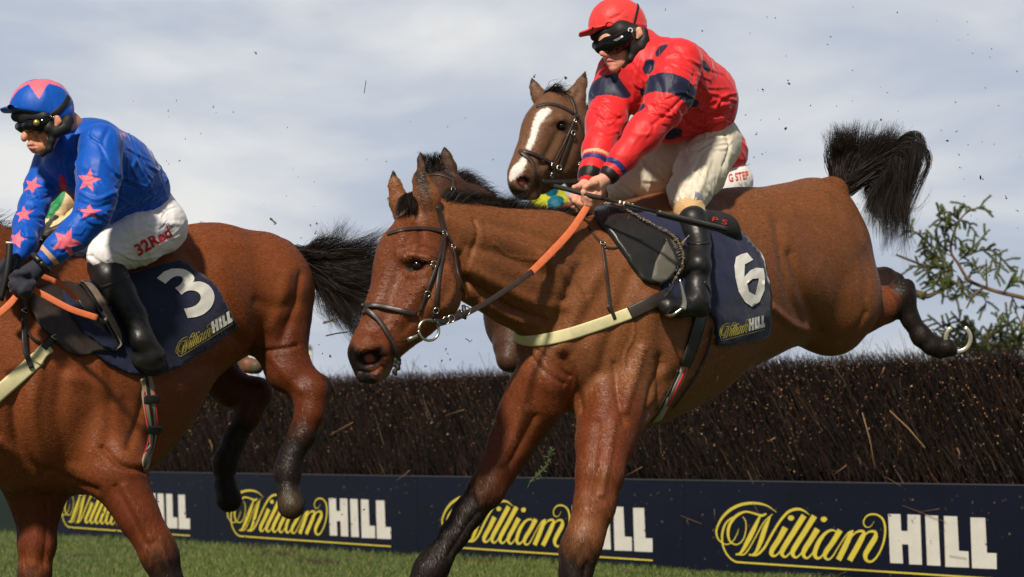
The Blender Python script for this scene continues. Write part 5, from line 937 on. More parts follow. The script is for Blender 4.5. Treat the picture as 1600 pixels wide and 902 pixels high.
# ================================================================ ground, grass, fence, boards
NF = np.array([FD[1], -FD[0], 0.0]); NF = NF if NF @ np.array([0, -1, 0]) > 0 else -NF           # fence normal, towards the camera
def FQ(u, z, out=0.0): return FORG + FD * u + NF * out + np.array([0, 0, z])
def ground():
    m = mat('turf_soil', s2l((62, 74, 34)), rough=0.95, var=0.35, vscale=1.5, bump=[(60, 0.8, 0.02, 5)])
    xs = np.array([-600, -60, -20, -12, -8, -5, -3, -1, 1, 3, 5, 8, 12, 20, 60, 600.]); ys = np.array([-200, -10, 0, 3, 5, 7, 9, 11, 13, 15, 17, 20, 25, 40, 90, 900.]); V = [(x, y, 0.0) for y in ys for x in xs]; n = len(xs)
    Fs = [(j * n + i, j * n + i + 1, (j + 1) * n + i + 1, (j + 1) * n + i) for j in range(len(ys) - 1) for i in range(n - 1)]
    o = mesh('ground', V, Fs, m, smooth=False); tag(o, kind='structure')
    r = np.random.default_rng(4); n = 150000
    px = r.uniform(-60, 1330, n); yb = 822 + 0.062 * px; py = yb + (r.random(n) ** 0.9) * (960 - yb) - 6; Y = FP * CAMH / (py - HOR); X = (px - 800) / FP * Y
    # keep in front of the boards
    d = (X - FORG[0]) * NF[0] + (Y - FORG[1]) * NF[1]; k = (d > 0.01); X, Y, d = X[k], Y[k], d[k]; n = len(X)
    patch = np.sin(X * 3.1 + np.sin(Y * 2.3) * 2) * np.sin(Y * 2.7 + 1) + 0.5 * np.sin(X * 9 + Y * 7)
    h = r.uniform(0.016, 0.042, n) * (1 + 0.35 * patch) * np.where(d < 0.25, 1.25, 1.0); a = r.uniform(0, 6.28, n); ln = r.uniform(0.2, 0.9, n) * h; wd = r.uniform(0.0012, 0.0028, n)
    b0 = np.stack([X, Y, np.zeros(n)], 1); side = np.stack([np.cos(a + 1.4), np.sin(a + 1.4) * 0.3, np.zeros(n)], 1) * wd[:, None]; lean = np.stack([np.cos(a), np.sin(a), np.zeros(n)], 1) * ln[:, None]
    mid = b0 + lean * 0.35 + np.array([0, 0, 1]) * (h * 0.6)[:, None]; tip = b0 + lean + np.array([0, 0, 1]) * h[:, None]
    V = np.stack([b0 - side, b0 + side, mid - side * .8, mid + side * .8, tip], 1).reshape(-1, 3); i = np.arange(n) * 5
    Fq = np.vstack([np.stack([i, i + 1, i + 3, i + 2], 1), np.stack([i + 2, i + 3, i + 4, i + 4], 1)])
    g1, g2, g3 = s2l((66, 86, 36)), s2l((98, 110, 50)), s2l((140, 128, 80)); t = np.clip(0.4 + 0.25 * patch + r.normal(size=n) * 0.3, 0, 1)[:, None]; c = g1 * (1 - t) + g2 * t; dry = r.random(n) < 0.06; c[dry] = g3
    for (qx, qy, R_) in ((432, 868, .16), (400, 858, .10), (350, 846, .12), (500, 880, .14), (130, 870, .12), (740, 880, .12), (300, 860, .07), (620, 872, .08)):
        yy = FP * CAMH / (qy - HOR); xx = (qx - 800) / FP * yy; dd = np.hypot(X - xx, (Y - yy) * .6) * (1 + .5 * np.sin(X * 60 + Y * 37)); k2 = (dd < R_) & (r.random(n) < .8); c[k2] = s2l((66, 50, 34)) * r.uniform(.6, 1.4, k2.sum())[:, None]
    Fs = [tuple(q) if q[2] != q[3] else tuple(q[:3]) for q in Fq.tolist()]
    o = mesh('grass', V, Fs, mat('grass_blade', attr=True, rough=0.6, spec=0.3), smooth=False, col=np.repeat(c, 5, 0)); tag(o, 'short green turf with longer tufts along the foot of the boards', 'grass', kind='stuff')
def fence():
    root = empty('brush_fence', FQ(5, 0, -0.5), 'long dark brown birch brush fence above the navy boards', 'fence')
    U0, U1 = -16, 13
    def box(a, b_, z0, z1, o0, o1):
        n = 60; us = np.linspace(a, b_, n); r = np.random.default_rng(1); V = []
        for u in us: V += [FQ(u, z0, o1), FQ(u, z1 - 0.02 + r.normal() * .006, o1), FQ(u, z1 + .01 + r.normal() * .006, (o0 + o1) / 2), FQ(u, z1 - 0.02 + r.normal() * .006, o0), FQ(u, z0, o0)]
        Fs = [(5 * i + j, 5 * i + (j + 1) % 5, 5 * i + 5 + (j + 1) % 5, 5 * i + 5 + j) for i in range(n - 1) for j in range(5)]; return V, Fs
    V, Fs = box(U0, U1, 0.3, 1.345, -0.95, -0.13); core = mesh('packed_core', V, Fs, mat('brush_core', s2l((24, 17, 13)), rough=1.0, spec=0.05, var=0.5, vscale=60, bump=[(90, 1.0, 0.03, 5)]), root, smooth=False)
    r = np.random.default_rng(8); n = 70000
    u = np.concatenate([r.uniform(-1.5, 12.5, int(n * .9)), r.uniform(U0, -1.5, n - int(n * .9))]); z = r.uniform(0.56, 1.33, n); o_ = r.uniform(-0.15, -0.02, n) - 0.05 * (z - .6)
    clump = 0.5 + 0.5 * np.sin(u * 5 + 2 * np.sin(u * 2.1) + z * 3); L_ = r.uniform(0.05, 0.30, n)
    du = -0.42 + r.normal(size=n) * 0.28; do = r.normal(size=n) * 0.12 + 0.04; dz = np.ones(n)
    dirs = FD * du[:, None] + NF * do[:, None] + np.array([0, 0, 1]) * dz[:, None]; dirs /= np.linalg.norm(dirs, axis=1)[:, None]
    a = FORG + FD * u[:, None] + NF * o_[:, None] + np.array([0, 0, 1]) * z[:, None]; b = a + dirs * L_[:, None]
    over = b[:, 2] > 1.40; b[over] = a[over] + dirs[over] * ((1.40 - z[over]) / dirs[over][:, 2] * r.uniform(.5, 1.15, over.sum()))[:, None]
    # top fringe
    m = 16000; u2 = np.concatenate([r.uniform(-1.5, 12.5, int(m * .9)), r.uniform(U0, -1.5, m - int(m * .9))]); o2 = r.uniform(-0.9, -0.10, m); a2 = FORG + FD * u2[:, None] + NF * o2[:, None] + np.array([0, 0, 1]) * (1.27 + 0.05 * r.random(m))[:, None]
    d2 = FD * (r.normal(size=m) * .45 - .2)[:, None] + NF * (r.normal(size=m) * .3)[:, None] + np.array([0, 0, 1.0]); b2 = a2 + d2 * (r.uniform(0.03, 0.13, m) * np.where(r.random(m) < .10, r.uniform(1.3, 2.2, m), 1))[:, None]
    A = np.vstack([a, a2]); Bq = np.vstack([b, b2]); N_ = len(A); w_ = r.uniform(0.0011, 0.0026, N_)
    side = np.cross(Bq - A, NF + r.normal(size=(N_, 3)) * .4); side /= np.linalg.norm(side, axis=1)[:, None] + 1e-9; side *= w_[:, None]
    V = np.stack([A - side, A + side, Bq + side * .5, Bq - side * .5], 1).reshape(-1, 3); Fq = np.arange(N_ * 4).reshape(-1, 4)
    cols = np.array([s2l((46, 30, 22)), s2l((72, 44, 30)), s2l((30, 21, 17)), s2l((118, 80, 52)), s2l((168, 140, 110))]); ci = r.choice(5, N_, p=[.42, .22, .31, .04, .01]); c = cols[ci] * (r.uniform(.15, .52, N_) * (0.55 + 0.6 * np.sin(A @ FD * 4.3 + 2 * np.sin(A[:, 2] * 5)) ** 2))[:, None]
    o = mesh('birch_twigs', V, Fq, mat('twig_bark', attr=True, rough=0.75, spec=0.25), root, smooth=False, col=np.repeat(c, 4, 0)); tag(o, kind='stuff')
    # cut ends, paler than the twigs
    m = 5200; u3 = r.uniform(-1, 12.3, m); z3 = 0.6 + 0.78 * np.sqrt(r.random(m)); C = FORG + FD * u3[:, None] + NF * r.uniform(-0.04, 0.0, m)[:, None] + np.array([0, 0, 1]) * z3[:, None]; sz = r.uniform(0.0012, 0.0036, m) * np.where(r.random(m) < .1, 1.6, 1)
    up = unit([0.0, 0, 1]) + r.normal(size=(m, 3)) * .5; s_ = np.cross(up, NF); s_ /= np.linalg.norm(s_, axis=1)[:, None]; up /= np.linalg.norm(up, axis=1)[:, None]
    V = np.stack([C - s_ * sz[:, None], C + up * sz[:, None] * 1.8, C + s_ * sz[:, None], C - up * sz[:, None] * 1.8], 1).reshape(-1, 3); c = np.where(r.random(m)[:, None] < .5, s2l((170, 132, 100)), s2l((105, 66, 44)))
    o = mesh('cut_twig_ends', V, np.arange(m * 4).reshape(-1, 4), MATS['twig_bark'], root, smooth=False, col=np.repeat(c, 4, 0)); tag(o, kind='stuff')
    # straws caught in the brush
    st = [((1395, 642), (1450, 700), 3), ((1352, 645), (1372, 733), 2.5), ((1205, 690), (1216, 684), 4), ((1308, 741), (1327, 727), 2.5), ((362, 645), (383, 636), 2.5), ((331, 687), (336, 707), 3), ((520, 680), (556, 660), 2.5), ((623, 752), (645, 735), 2.5), ((985, 742), (1008, 730), 2), ((1378, 590), (1386, 574), 2.5), ((1060, 632), (1066, 645), 2), ((1500, 700), (1503, 716), 2.5), ((700, 650), (730, 640), 1.6)]
    P_ = []
    for a_, b_, w0 in st:
        q = []
        for (x, y) in (a_, ((a_[0] + b_[0]) / 2 + 2, (a_[1] + b_[1]) / 2 - 1), b_):
            uu, zz = board_uv(x, y); q.append(FQ(uu, zz, 0.03))
        P_.append(tube(q, 0.0009 * w0, 4))
    for p_ in P_: mesh('straw', p_[0], p_[1], mat('straw', s2l((165, 130, 92)), rough=.7), root)
def boards():
    M_BRD = mat('board_navy', s2l((9, 14, 32)), rough=0.4, spec=0.4, var=0.25, vscale=2.2, bump=[(1.5, .25, .02, 2), (400, .05, .001, 2)], speck=[(38, 0.715, s2l((96, 80, 62))), (14, 0.74, s2l((50, 46, 40)))]); M_GRN = mat('board_green', s2l((22, 36, 30)), rough=0.5, var=.15, vscale=3)
    us = [board_uv(x, 800)[0] for x in (92, 355, 690, 1118)]; sh = [u - us[3] for u in us]; U0 = us[3]; Lw = board_uv(1558, 800)[0] - U0; gap = (us[3] - us[2]) - Lw; ztop = CAMH - 0.213
    lab = ['navy fence board with yellow and white lettering, leftmost, behind the forelegs of horse 3', 'navy fence board with lettering below the hind hooves of horse 3', 'navy fence board with lettering behind the forelegs of horse 6', 'navy fence board with fully visible lettering, nearest, at right']
    E = [us[0] - gap / 2] + [us[i] - gap / 2 for i in (1, 2, 3)] + [us[3] + Lw + gap / 2]
    def panel(name, a, b_, m, parent, th=0.018):
        V = [FQ(u, z, o) for u in (a + .0015, b_ - .0015) for z in (0.0, ztop) for o in (-th, 0)]; Fs = [(0, 1, 3, 2), (4, 6, 7, 5), (1, 5, 7, 3), (0, 2, 6, 4), (2, 3, 7, 6), (0, 4, 5, 1)]; return mesh(name, V, Fs, m, parent, smooth=False)
    for i in range(4):
        root = empty('fence_board', FQ((E[i] + E[i + 1]) / 2, 0, 0), lab[i], 'fence board', 'lettered navy fence boards'); panel('panel', E[i], E[i + 1], M_BRD, root)
        V = [FQ(u, z, o) for u in (E[i] + .002, E[i + 1] - .002) for z in (ztop - .004, ztop + .004) for o in (-0.02, 0.004)]; mesh('top_trim', V, [(0, 1, 3, 2), (4, 6, 7, 5), (1, 5, 7, 3), (0, 2, 6, 4), (2, 3, 7, 6), (0, 4, 5, 1)], mat('board_trim', s2l((60, 62, 68)), rough=.5), root, smooth=False)
        V = []; Fs = []
        for j, (l, r_) in enumerate(LGA):
            o = len(V)
            for k in range(len(l)): V += [FQ(l[k][0] + sh[i], l[k][1], 0.003 + .0002 * j), FQ(r_[k][0] + sh[i], r_[k][1], 0.003 + .0002 * j)]
            Fs += [(o + 2 * k, o + 2 * k + 1, o + 2 * k + 3, o + 2 * k + 2) for k in range(len(l) - 1)]
        mesh('script_lettering', V, Fs, M_YEL, root.children[0], smooth=False)
        V = []; Fs = []
        for pl in LGB: o = len(V); V += [FQ(p[0] + sh[i], p[1], 0.003) for p in pl]; Fs.append(tuple(range(o, o + len(pl))))
        o_ = mesh('block_lettering', V, Fs, mat('board_white', s2l((205, 203, 195)), rough=.6, var=.08, vscale=9, speck=[(30, 0.70, s2l((90, 78, 62)))]), root.children[0], smooth=False)
    n = 0
    o = panel('fence_board', E[0] - 16, E[0], M_GRN, None); tag(o, 'plain dark green fence board at the far left', 'fence board')
    o = panel('fence_board', E[4], E[4] + 5, M_BRD, None); tag(o, 'plain navy fence board at the right edge past the lettering', 'fence board')
# ================================================================ things beyond
def building(px0, px1, ytop, Y, name, label, roofh):
    root = empty(name, P((px0 + px1) / 2, 700, Y), label, 'building'); root.location.z = 0; a = P(px0, ytop + roofh, Y); b_ = P(px1, ytop + roofh, Y); d = b_[0] - a[0]
    V = [(x, y, z) for x in (a[0], b_[0]) for y in (Y, Y + d) for z in (0, a[2])]; mesh('wall', V, [(0, 1, 3, 2), (4, 6, 7, 5), (0, 4, 5, 1), (2, 3, 7, 6), (1, 5, 7, 3), (0, 2, 6, 4)], mat('cream_render', s2l((225, 215, 190)), rough=.8), root, smooth=False)
    rt = P(0, ytop, Y)[2]; V = []; n = 8; e = d * 0.04
    for i in range(n + 1): t = math.pi * i / n; x = (a[0] + b_[0]) / 2 - math.cos(t) * (d / 2 + e); z = a[2] + (rt - a[2]) * min(1, 1.3 * math.sin(t)); V += [(x, Y - e, z), (x, Y + d + e, z)]
    Fs = [(2 * i, 2 * i + 1, 2 * i + 3, 2 * i + 2) for i in range(n)] + [tuple(2 * i for i in range(n + 1)), tuple(2 * i + 1 for i in range(n, -1, -1)), (0, 2 * n, 2 * n + 1, 1)]; mesh('roof', V, Fs, mat('grey_roof', s2l((120, 122, 122)), rough=.8), root)
def needle_twigs(name, label, limbs, twigs, Y, seed, loc, group):
    r = np.random.default_rng(seed); root = empty(name, P(*loc, Y), label, 'branch', group); parts = []
    for path, r0, r1 in limbs:
        q = catmull([P(x, y, Y + dy) for x, y, dy in path], 6); parts.append(tube(q, np.linspace(r0, r1, len(q)), 7))
    for i, p_ in enumerate(parts[:8]): mesh('limb', p_[0], p_[1], mat('spruce_bark', s2l((104, 80, 58)), rough=.85, var=.3, vscale=30, bump=[(120, .5, .003, 3)]), root)
    V = []; c = []; TW = []
    allt = []
    for path, dens in twigs:
        q = catmull([P(x, y, Y + r.normal() * .06) for x, y in path], 8); allt.append((q, dens))
        L_ = len(q)
        for k in range(2, L_ - 1, 2):
            if r.random() < .95 * dens:
                t = unit(q[k] - q[k - 1]); s_ = unit(np.cross(t, [0, 1, 0])) * r.choice([-1, 1]); d = unit(t * 0.8 + s_ * .8 + r.normal(size=3) * .25); ln = r.uniform(.04, .11); allt.append((np.array([q[k], q[k] + d * ln * .5 + [0, 0, .004], q[k] + d * ln + [0, 0, -.006]]), 1.0))
    for q, dens in allt:
        TW.append(tube(q, np.linspace(0.0032, 0.0012, len(q)), 4))
        d = np.linalg.norm(np.diff(q, axis=0), axis=1); cum = np.concatenate([[0], np.cumsum(d)]); n = int(cum[-1] * 3600 * dens)
        if n < 2: continue
        s_ = r.uniform(0.05, 1, n) * cum[-1]; p = np.stack([np.interp(s_, cum, q[:, j]) for j in range(3)], 1); t = np.stack([np.interp(np.clip(s_ + .004, 0, cum[-1]), cum, q[:, j]) for j in range(3)], 1) - np.stack([np.interp(s_ - .004, cum, q[:, j]) for j in range(3)], 1)
        t /= np.linalg.norm(t, axis=1)[:, None] + 1e-9; rd = r.normal(size=(n, 3)); rd -= (rd * t).sum(1)[:, None] * t; rd /= np.linalg.norm(rd, axis=1)[:, None]; e = p + (t * .75 + rd * .7) * r.uniform(.010, .018, n)[:, None]
        sd = np.cross(e - p, r.normal(size=(n, 3))); sd /= np.linalg.norm(sd, axis=1)[:, None]; sd *= 0.00075; V.append(np.stack([p - sd, p + sd, e + sd * .5, e - sd * .5], 1).reshape(-1, 3)); gcol = s2l((96, 110, 58)) * r.uniform(.6, 1.5, n)[:, None]; old = r.random(n) < .06; gcol[old] = s2l((120, 105, 60)); c.append(np.repeat(gcol, 4, 0))
    v, f = join(TW); o = mesh('twigs', v, f, mat('twig_brown', s2l((96, 74, 52)), rough=.8), root); tag(o, kind='stuff')
    V = np.vstack(V); o = mesh('needles', V, np.arange(len(V)).reshape(-1, 4), mat('spruce_needle', attr=True, rough=.55, spec=.3), root, smooth=False, col=np.vstack(c)); tag(o, kind='stuff'); return root
def spruce():
    needle_twigs('spruce_branch', 'bare brown spruce bough with green needles rising against the sky right of the rump', [([(1760, 640, 0), (1680, 490, 0), (1600, 466, 0), (1566, 458, 0), (1537, 449, 0), (1513, 437, 0), (1497, 412, 0), (1486, 394, 0), (1489, 368, 0), (1500, 344, 0), (1510, 333, 0), (1524, 326, 0), (1537, 326, 0)], .016, .003), ([(1436, 460, .0), (1450, 463, 0), (1470, 454, 0.02), (1500, 440, .03)], .02, .007), ([(1422, 454, 0), (1436, 460, 0), (1446, 463, 0)], .021, .030), ([(1537, 449, 0), (1520, 464, 0), (1510, 482, 0)], .010, .005), ([(1542, 450, 0), (1541, 425, 0), (1541, 405, 0)], .007, .004), ([(1400, 398, 0), (1425, 408, 0), (1450, 418, 0)], .007, .009)],
        [([(1500, 344), (1482, 332), (1464, 336)], 1), ([(1489, 362), (1478, 345), (1466, 338)], 1), ([(1494, 385), (1476, 372), (1472, 352)], 1), ([(1485, 394), (1466, 380), (1448, 360)], 1), ([(1486, 400), (1455, 384), (1432, 364), (1412, 362)], 1), ([(1480, 410), (1455, 395), (1440, 378)], 1.2), ([(1485, 412), (1455, 405), (1440, 395)], 1.3), ([(1480, 420), (1450, 418), (1422, 416)], 1.2), ([(1485, 425), (1460, 430), (1448, 445)], 1.3), ([(1490, 430), (1465, 440), (1455, 452)], 1.3), ([(1495, 425), (1470, 415), (1455, 405)], 1.4), ([(1492, 440), (1475, 448), (1466, 456)], 1.2), ([(1478, 400), (1470, 425), (1472, 448)], 1.3), ([(1490, 405), (1480, 430), (1485, 455)], 1.1), ([(1465, 392), (1455, 415), (1450, 435)], 1.3),
         ([(1498, 408), (1520, 388), (1545, 360)], .9), ([(1505, 402), (1530, 392), (1550, 392), (1568, 408), (1582, 424)], .9), ([(1545, 395), (1556, 415), (1555, 435)], .9), ([(1541, 440), (1530, 425), (1520, 408)], .6), ([(1513, 437), (1520, 420), (1528, 405)], .6), ([(1500, 344), (1515, 350), (1512, 368)], .8), ([(1510, 333), (1508, 322), (1500, 324)], 1), ([(1524, 326), (1537, 323)], 1), ([(1489, 368), (1502, 378), (1510, 395)], .8), ([(1566, 458), (1582, 444), (1590, 434)], .5), ([(1575, 445), (1588, 440), (1600, 441)], .9), ([(1505, 445), (1500, 462), (1488, 470)], .7), ([(1515, 450), (1530, 462), (1545, 458)], .6), ([(1580, 462), (1590, 480), (1600, 478)], .4), ([(1530, 455), (1540, 470), (1538, 485)], .4), ([(1500, 345), (1490, 352), (1480, 350)], 1), ([(1495, 430), (1505, 445), (1503, 465)], .9), ([(1520, 440), (1512, 455), (1520, 470)], .6)], 13.0, 3, (1600, 466), 'spruce boughs by the end of the fence')
    tw = []; r = np.random.default_rng(12)
    for k in range(34):
        a = r.uniform(math.radians(18), math.radians(168)); R = r.uniform(60, 105); x0, y0 = 1545 + r.uniform(-35, 30), 560; e = (x0 + R * math.cos(a), y0 - R * math.sin(a) * .85); tw.append(([(x0, y0), ((x0 + e[0]) / 2, (y0 + e[1]) / 2 - 6), e], .9))
    needle_twigs('spruce_branch', 'low bushy spruce bough behind the brush top by the horseshoe', [([(1570, 720, 0), (1560, 620, 0), (1550, 560, 0), (1540, 520, 0)], .02, .008), ([(1565, 620, 0), (1590, 550, 0), (1598, 500, 0), (1606, 470, 0)], .012, .004), ([(1560, 600, 0), (1510, 545, 0), (1480, 520, 0), (1455, 515, 0)], .012, .004), ([(1598, 510, 0), (1588, 490, 0), (1580, 470, 0)], .006, .003)], tw, 13.6, 5, (1560, 640), 'spruce boughs by the end of the fence')
# ================================================================ horses and riders behind
def headtack(b, lastY, label, D, rings):
    b.lastY = lastY; root = empty('bridle', b.hit(*rings[0])[0], label, 'bridle', 'bridles'); bridle(b, root, D)
    for x, y in rings: l, n = b.hit(x, y); v, f = ring3(l + n * .012, 0.011, 0.003, n, 14); mesh('buckle', v, f, M_STEEL, root)
    return root
def mini_head(b, p, x, y, r, Y, col):
    # face, cap with peak, dark goggles of a rider further back
    b.chain([(x - r * .15, y + r * .2, r * .82, Y), (x - r * .45, y + r * .95, r * .48, Y - .03), (x - r * .5, y + r * 1.25, r * .3, Y - .03)], .02); b.chain([(x - r * .85, y + r * .7, r * .14, Y - .08), (x - r * .95, y + r * .9, r * .12, Y - .08)], .01)
    h = Body(.005); h.chain([(x, y, r, Y)], .02); h.chain([(x + r * .1, y + r * 11.6, r * 11.3, Y)], .01, neg=True); h.chain([(x - r * 1.25, y + r * .32, r * .08, Y - .05), (x - r * .3, y + r * .12, r * .13, Y - .05)], .01, VIEWX, 4.0); h.build(); h.colour(col); h.obj('cap', M_SILK, p)
    g = Body(.004); g.chain([(x - r * .85, y + r * .5, r * .2, Y - .07), (x - r * .45, y + r * .5, r * .27, Y - .09), (x + r * .1, y + r * .4, r * .24, Y - .09)], .01); g.build(); g.obj('goggles', M_LENS, p)
def background():
    DK = s2l((112, 78, 55))
    # horse with the white blaze
    root = empty('racehorse', P(1000, 600, 9.5), 'brown horse with white blaze and pricked ears, head between jockey in red and sky', 'horse', 'racehorses jumping the fence'); root.location.z = 0.5
    b = Body(0.0065); Y = 9.2; HL = unit((0.75, -0.65, 0))
    b.chain([(868, 178, 36, Y), (856, 205, 40, Y - .04), (848, 225, 36, Y - .06)], 0.05, HL, .8); b.chain([(882, 212, 42, Y), (878, 240, 38, Y), (862, 262, 26, Y - .04), (846, 286, 18, Y - .08)], .04, HL, .7); b.chain([(846, 220, 34, Y - .06), (830, 250, 28, Y - .12), (820, 275, 27, Y - .17), (813, 287, 20, Y - .19)], .04, HL, .75); b.chain([(818, 298, 14, Y - .17), (834, 302, 11, Y - .14)], .02)
    b.chain([(892, 166, 15, Y), (901, 148, 13, Y), (909, 130, 8, Y), (915, 112, 2, Y)], .012, VIEWX, .6); b.chain([(896, 160, 8, Y - .03), (903, 145, 7, Y - .03), (910, 130, 4, Y - .025)], .008, VIEWX, .5, neg=True)
    b.chain([(850, 168, 13, Y + .1), (842, 150, 11, Y + .1), (835, 136, 7, Y + .1), (831, 123, 2, Y + .1)], .012, VIEWX, .6); b.chain([(848, 162, 7, Y + .06), (841, 147, 6, Y + .06)], .008, VIEWX, .5, neg=True)
    b.chain([(890, 200, 42, Y + .05), (930, 250, 60, Y + .2), (985, 310, 75, Y + .35)], .06, LAT, .7); b.chain([(985, 380, 100, Y + .4), (1060, 410, 110, Y + .65), (1150, 400, 100, Y + .95), (1210, 400, 92, Y + 1.2)], .08, LAT, .75)
    b.chain([(960, 430, 50, 9.5), (930, 500, 26, 9.3), (990, 530, 16, 9.4), (1010, 500, 14, 9.4)], .04); b.chain([(1190, 430, 60, 10.3), (1190, 490, 30, 10.3), (1150, 510, 16, 10.3), (1130, 500, 14, 10.3)], .04)
    ey = b.march(877, 197); b.on([(862, 189, 6), (877, 185, 6), (888, 190, 5)], .02, .005); b.on([(876, 198, 6.5)], .006, 0, neg=True); b.on([(816, 283, 8), (820, 287, 8)], .008, 0, neg=True); b.on([(824, 262, 6), (836, 272, 6)], .02, .006)
    b.build(); b.bvh(); b.sculpt([([(870, 210), (858, 235), (845, 258)], 7, -7), ([(880, 215), (868, 240), (852, 265)], 6, 5), ([(898, 235), (890, 262), (870, 275)], 8, 5), ([(852, 195), (843, 225), (836, 250)], 8, 3)]); b.bvh(); b.colour(DK)
    wh = s2l((235, 225, 218)); b.paint([(856, 172, 5), (846, 179, 8), (838, 193, 6), (833, 212, 5), (826, 230, 4.5)], wh, .35, 1, on=True); b.paint([(820, 246, 4), (815, 256, 7), (805, 268, 9), (798, 278, 5)], wh, .35, 1, on=True)
    b.paint([(818, 284, 13)], BLK, .6, .85, on=True); b.paint([(815, 283, 5)], s2l((170, 70, 65)), .5, .9, on=True); b.paint([(800, 296, 9), (812, 304, 10)], BLK, .6, .8, on=True); b.paint([(833, 307, 8)], s2l((200, 150, 135)), .6, .8, on=True); b.paint([(877, 198, 11)], BLK, .5, .8, on=True); b.paint([(914, 116, 7, Y)], BLK, .6); b.paint([(832, 126, 6, Y + .1)], BLK, .6)
    b.obj('body', M_COAT, root); b.bvh(); HA = b; coat_hair(b, root, 90000, (.65, .7, -.35), -1, 63)
    e = Body(.003); e.chain([(877, 198, 6.5, ey + .012)], .01); e.build(); e.obj('eye', M_EYE, root)
    hair('forelock', [[P(856, 152, Y), P(864, 142, Y - .02), P(874, 140, Y - .04), P(884, 146, Y - .04)], [P(862, 156, Y), P(868, 147, Y - .02), P(876, 145, Y - .04), P(882, 152, Y - .04)]], 420, M_HAIR, root, w=.002, spread=.012, jit=.016, seed=41)
    hair('mane', [[P(x, y, Y + .1), P(x + 8, y - 8, Y + .1), P(x + 14, y, Y + .1)] for x, y in ((896, 166), (912, 182), (930, 205), (960, 250))], 500, M_HAIR, root, w=.002, spread=.01, jit=.015, seed=42)
    rt = headtack(HA, 9.1, 'dark bridle with silver buckles on the horse with the white blaze', dict(browband=([(838, 168), (856, 163), (878, 168), (896, 178)], 6), headpiece=([(890, 152), (897, 166), (899, 180)], 6), cheekpiece=([(898, 180), (894, 198), (889, 222), (880, 246), (872, 268)], 5.5), noseband_strap=([(898, 182), (886, 212), (874, 236), (864, 254)], 4), throat_latch=([(900, 180), (908, 200), (908, 225), (905, 250)], 5), noseband=([(812, 238), (826, 240), (846, 248), (862, 256)], 6), flash_strap=([(814, 240), (828, 252), (836, 272), (838, 292)], 6), noseband_lower=([(862, 256), (864, 275), (860, 292)], 6)), [(895, 190), (893, 208), (872, 262), (861, 257), (862, 273), (903, 256)])
    rn = empty('reins', P(880, 280, 9.0), 'dark leather rein of the horse with the white blaze', 'reins', 'reins'); free_strap('rein', [(848, 284, 8.95, 6), (880, 284, 9.05, 6), (905, 283, 9.15, 7), (960, 285, 9.3, 7)], 6, M_BLACKL, rn, .006)
    # its rider: red jacket and white breeches with red lettering, behind the first jockey
    p = empty('person', P(1140, 330, 9.6), 'jockey mostly hidden behind the rider in red, showing a red back and white lettered breeches', 'person', 'jockeys')
    s = Body(.007); s.chain([(1135, 290, 30, 9.75), (1100, 225, 34, 9.6), (1050, 185, 24, 9.4), (1040, 160, 20, 9.35)], .04); s.chain([(1060, 200, 15, 9.3), (1000, 255, 11, 9.2), (970, 285, 9, 9.2)], .03); mini_head(s, p, 1040, 150, 27, 9.35, s2l((215, 45, 52))); s.chain([(1140, 295, 26, 9.7), (1080, 330, 16, 9.5), (1110, 400, 12, 9.5)], .03); s.build(); s.colour(SKIN); s.obj('body', M_SKIN, p)
    s = Body(.006); s.chain([(1060, 205, 34, 9.45), (1100, 225, 42, 9.6), (1128, 238, 41, 9.7)], .05); s.chain([(1060, 205, 20, 9.3), (1000, 255, 15, 9.2), (985, 272, 12, 9.2)], .03); s.build(); s.wrinkle(.008, 26, None, 3); s.colour(s2l((215, 45, 52))); s.obj('jacket', M_SILK, p)
    s = Body(.006); s.chain([(1140, 285, 37, 9.72), (1100, 320, 32, 9.55), (1085, 335, 26, 9.5)], .04); s.build(); s.wrinkle(.005, 26, None, 4); s.bvh(); s.colour(s2l((232, 226, 220))); s.obj('breeches', M_BREECH, p)
    text_on('red_lettering', s, 'G STEP', (1139, 285), (31, -6), (-2, -12), M_REDP, p, .02, .003); text_on('small_lettering', s, 'N K', (1154, 292), (14, -3), (-1, -6), mat('grey_print', s2l((150, 155, 175)), rough=.7), p, .0, .003)
    h = Body(.006); h.chain([(1096, 322, 22, 9.2), (1112, 312, 20, 9.3), (1120, 330, 22, 9.3)], .03); h.build(); h.colour(s2l((150, 62, 72))); o = h.obj('saddle_pad', M_BREECH, None); tag(o, 'maroon rounded saddle pad behind the stockinged knee of the jockey in red', 'saddle pad')
    # horse behind the head of number six
    root = empty('racehorse', P(760, 560, 8.6), 'brown horse whose ears and forelock show above the head of horse 6', 'horse', 'racehorses jumping the fence'); root.location.z = 0.5; Y = 8.6
    b = Body(.0065); b.chain([(690, 300, 34, Y), (684, 330, 36, Y - .05), (668, 360, 30, Y - .1), (652, 400, 20, Y - .14), (645, 425, 19, Y - .16)], .05, HL, .8); b.chain([(712, 312, 30, Y), (742, 342, 46, Y + .12), (770, 390, 58, Y + .2), (810, 460, 62, Y + .3)], .05, LAT, .7); b.chain([(808, 500, 50, Y + .3), (900, 470, 90, Y + .6), (980, 450, 90, Y + .8)], .06)
    b.chain([(806, 512, 42, 8.9), (800, 540, 27, 8.8), (795, 562, 17, 8.75), (830, 575, 13, 8.8), (845, 560, 13, 8.8)], .03);
    b.chain([(703, 282, 13, Y), (701, 262, 12, Y), (697, 245, 8, Y), (694, 229, 2, Y)], .012, VIEWX, .6); b.chain([(702, 276, 8, Y - .03), (700, 260, 7, Y - .03), (697, 246, 4.5, Y - .025)], .008, VIEWX, .5, neg=True); b.chain([(662, 282, 10, Y + .08), (661, 264, 8, Y + .08), (658, 250, 5.5, Y + .08), (657, 237, 1.6, Y + .08)], .012, VIEWX, .6)
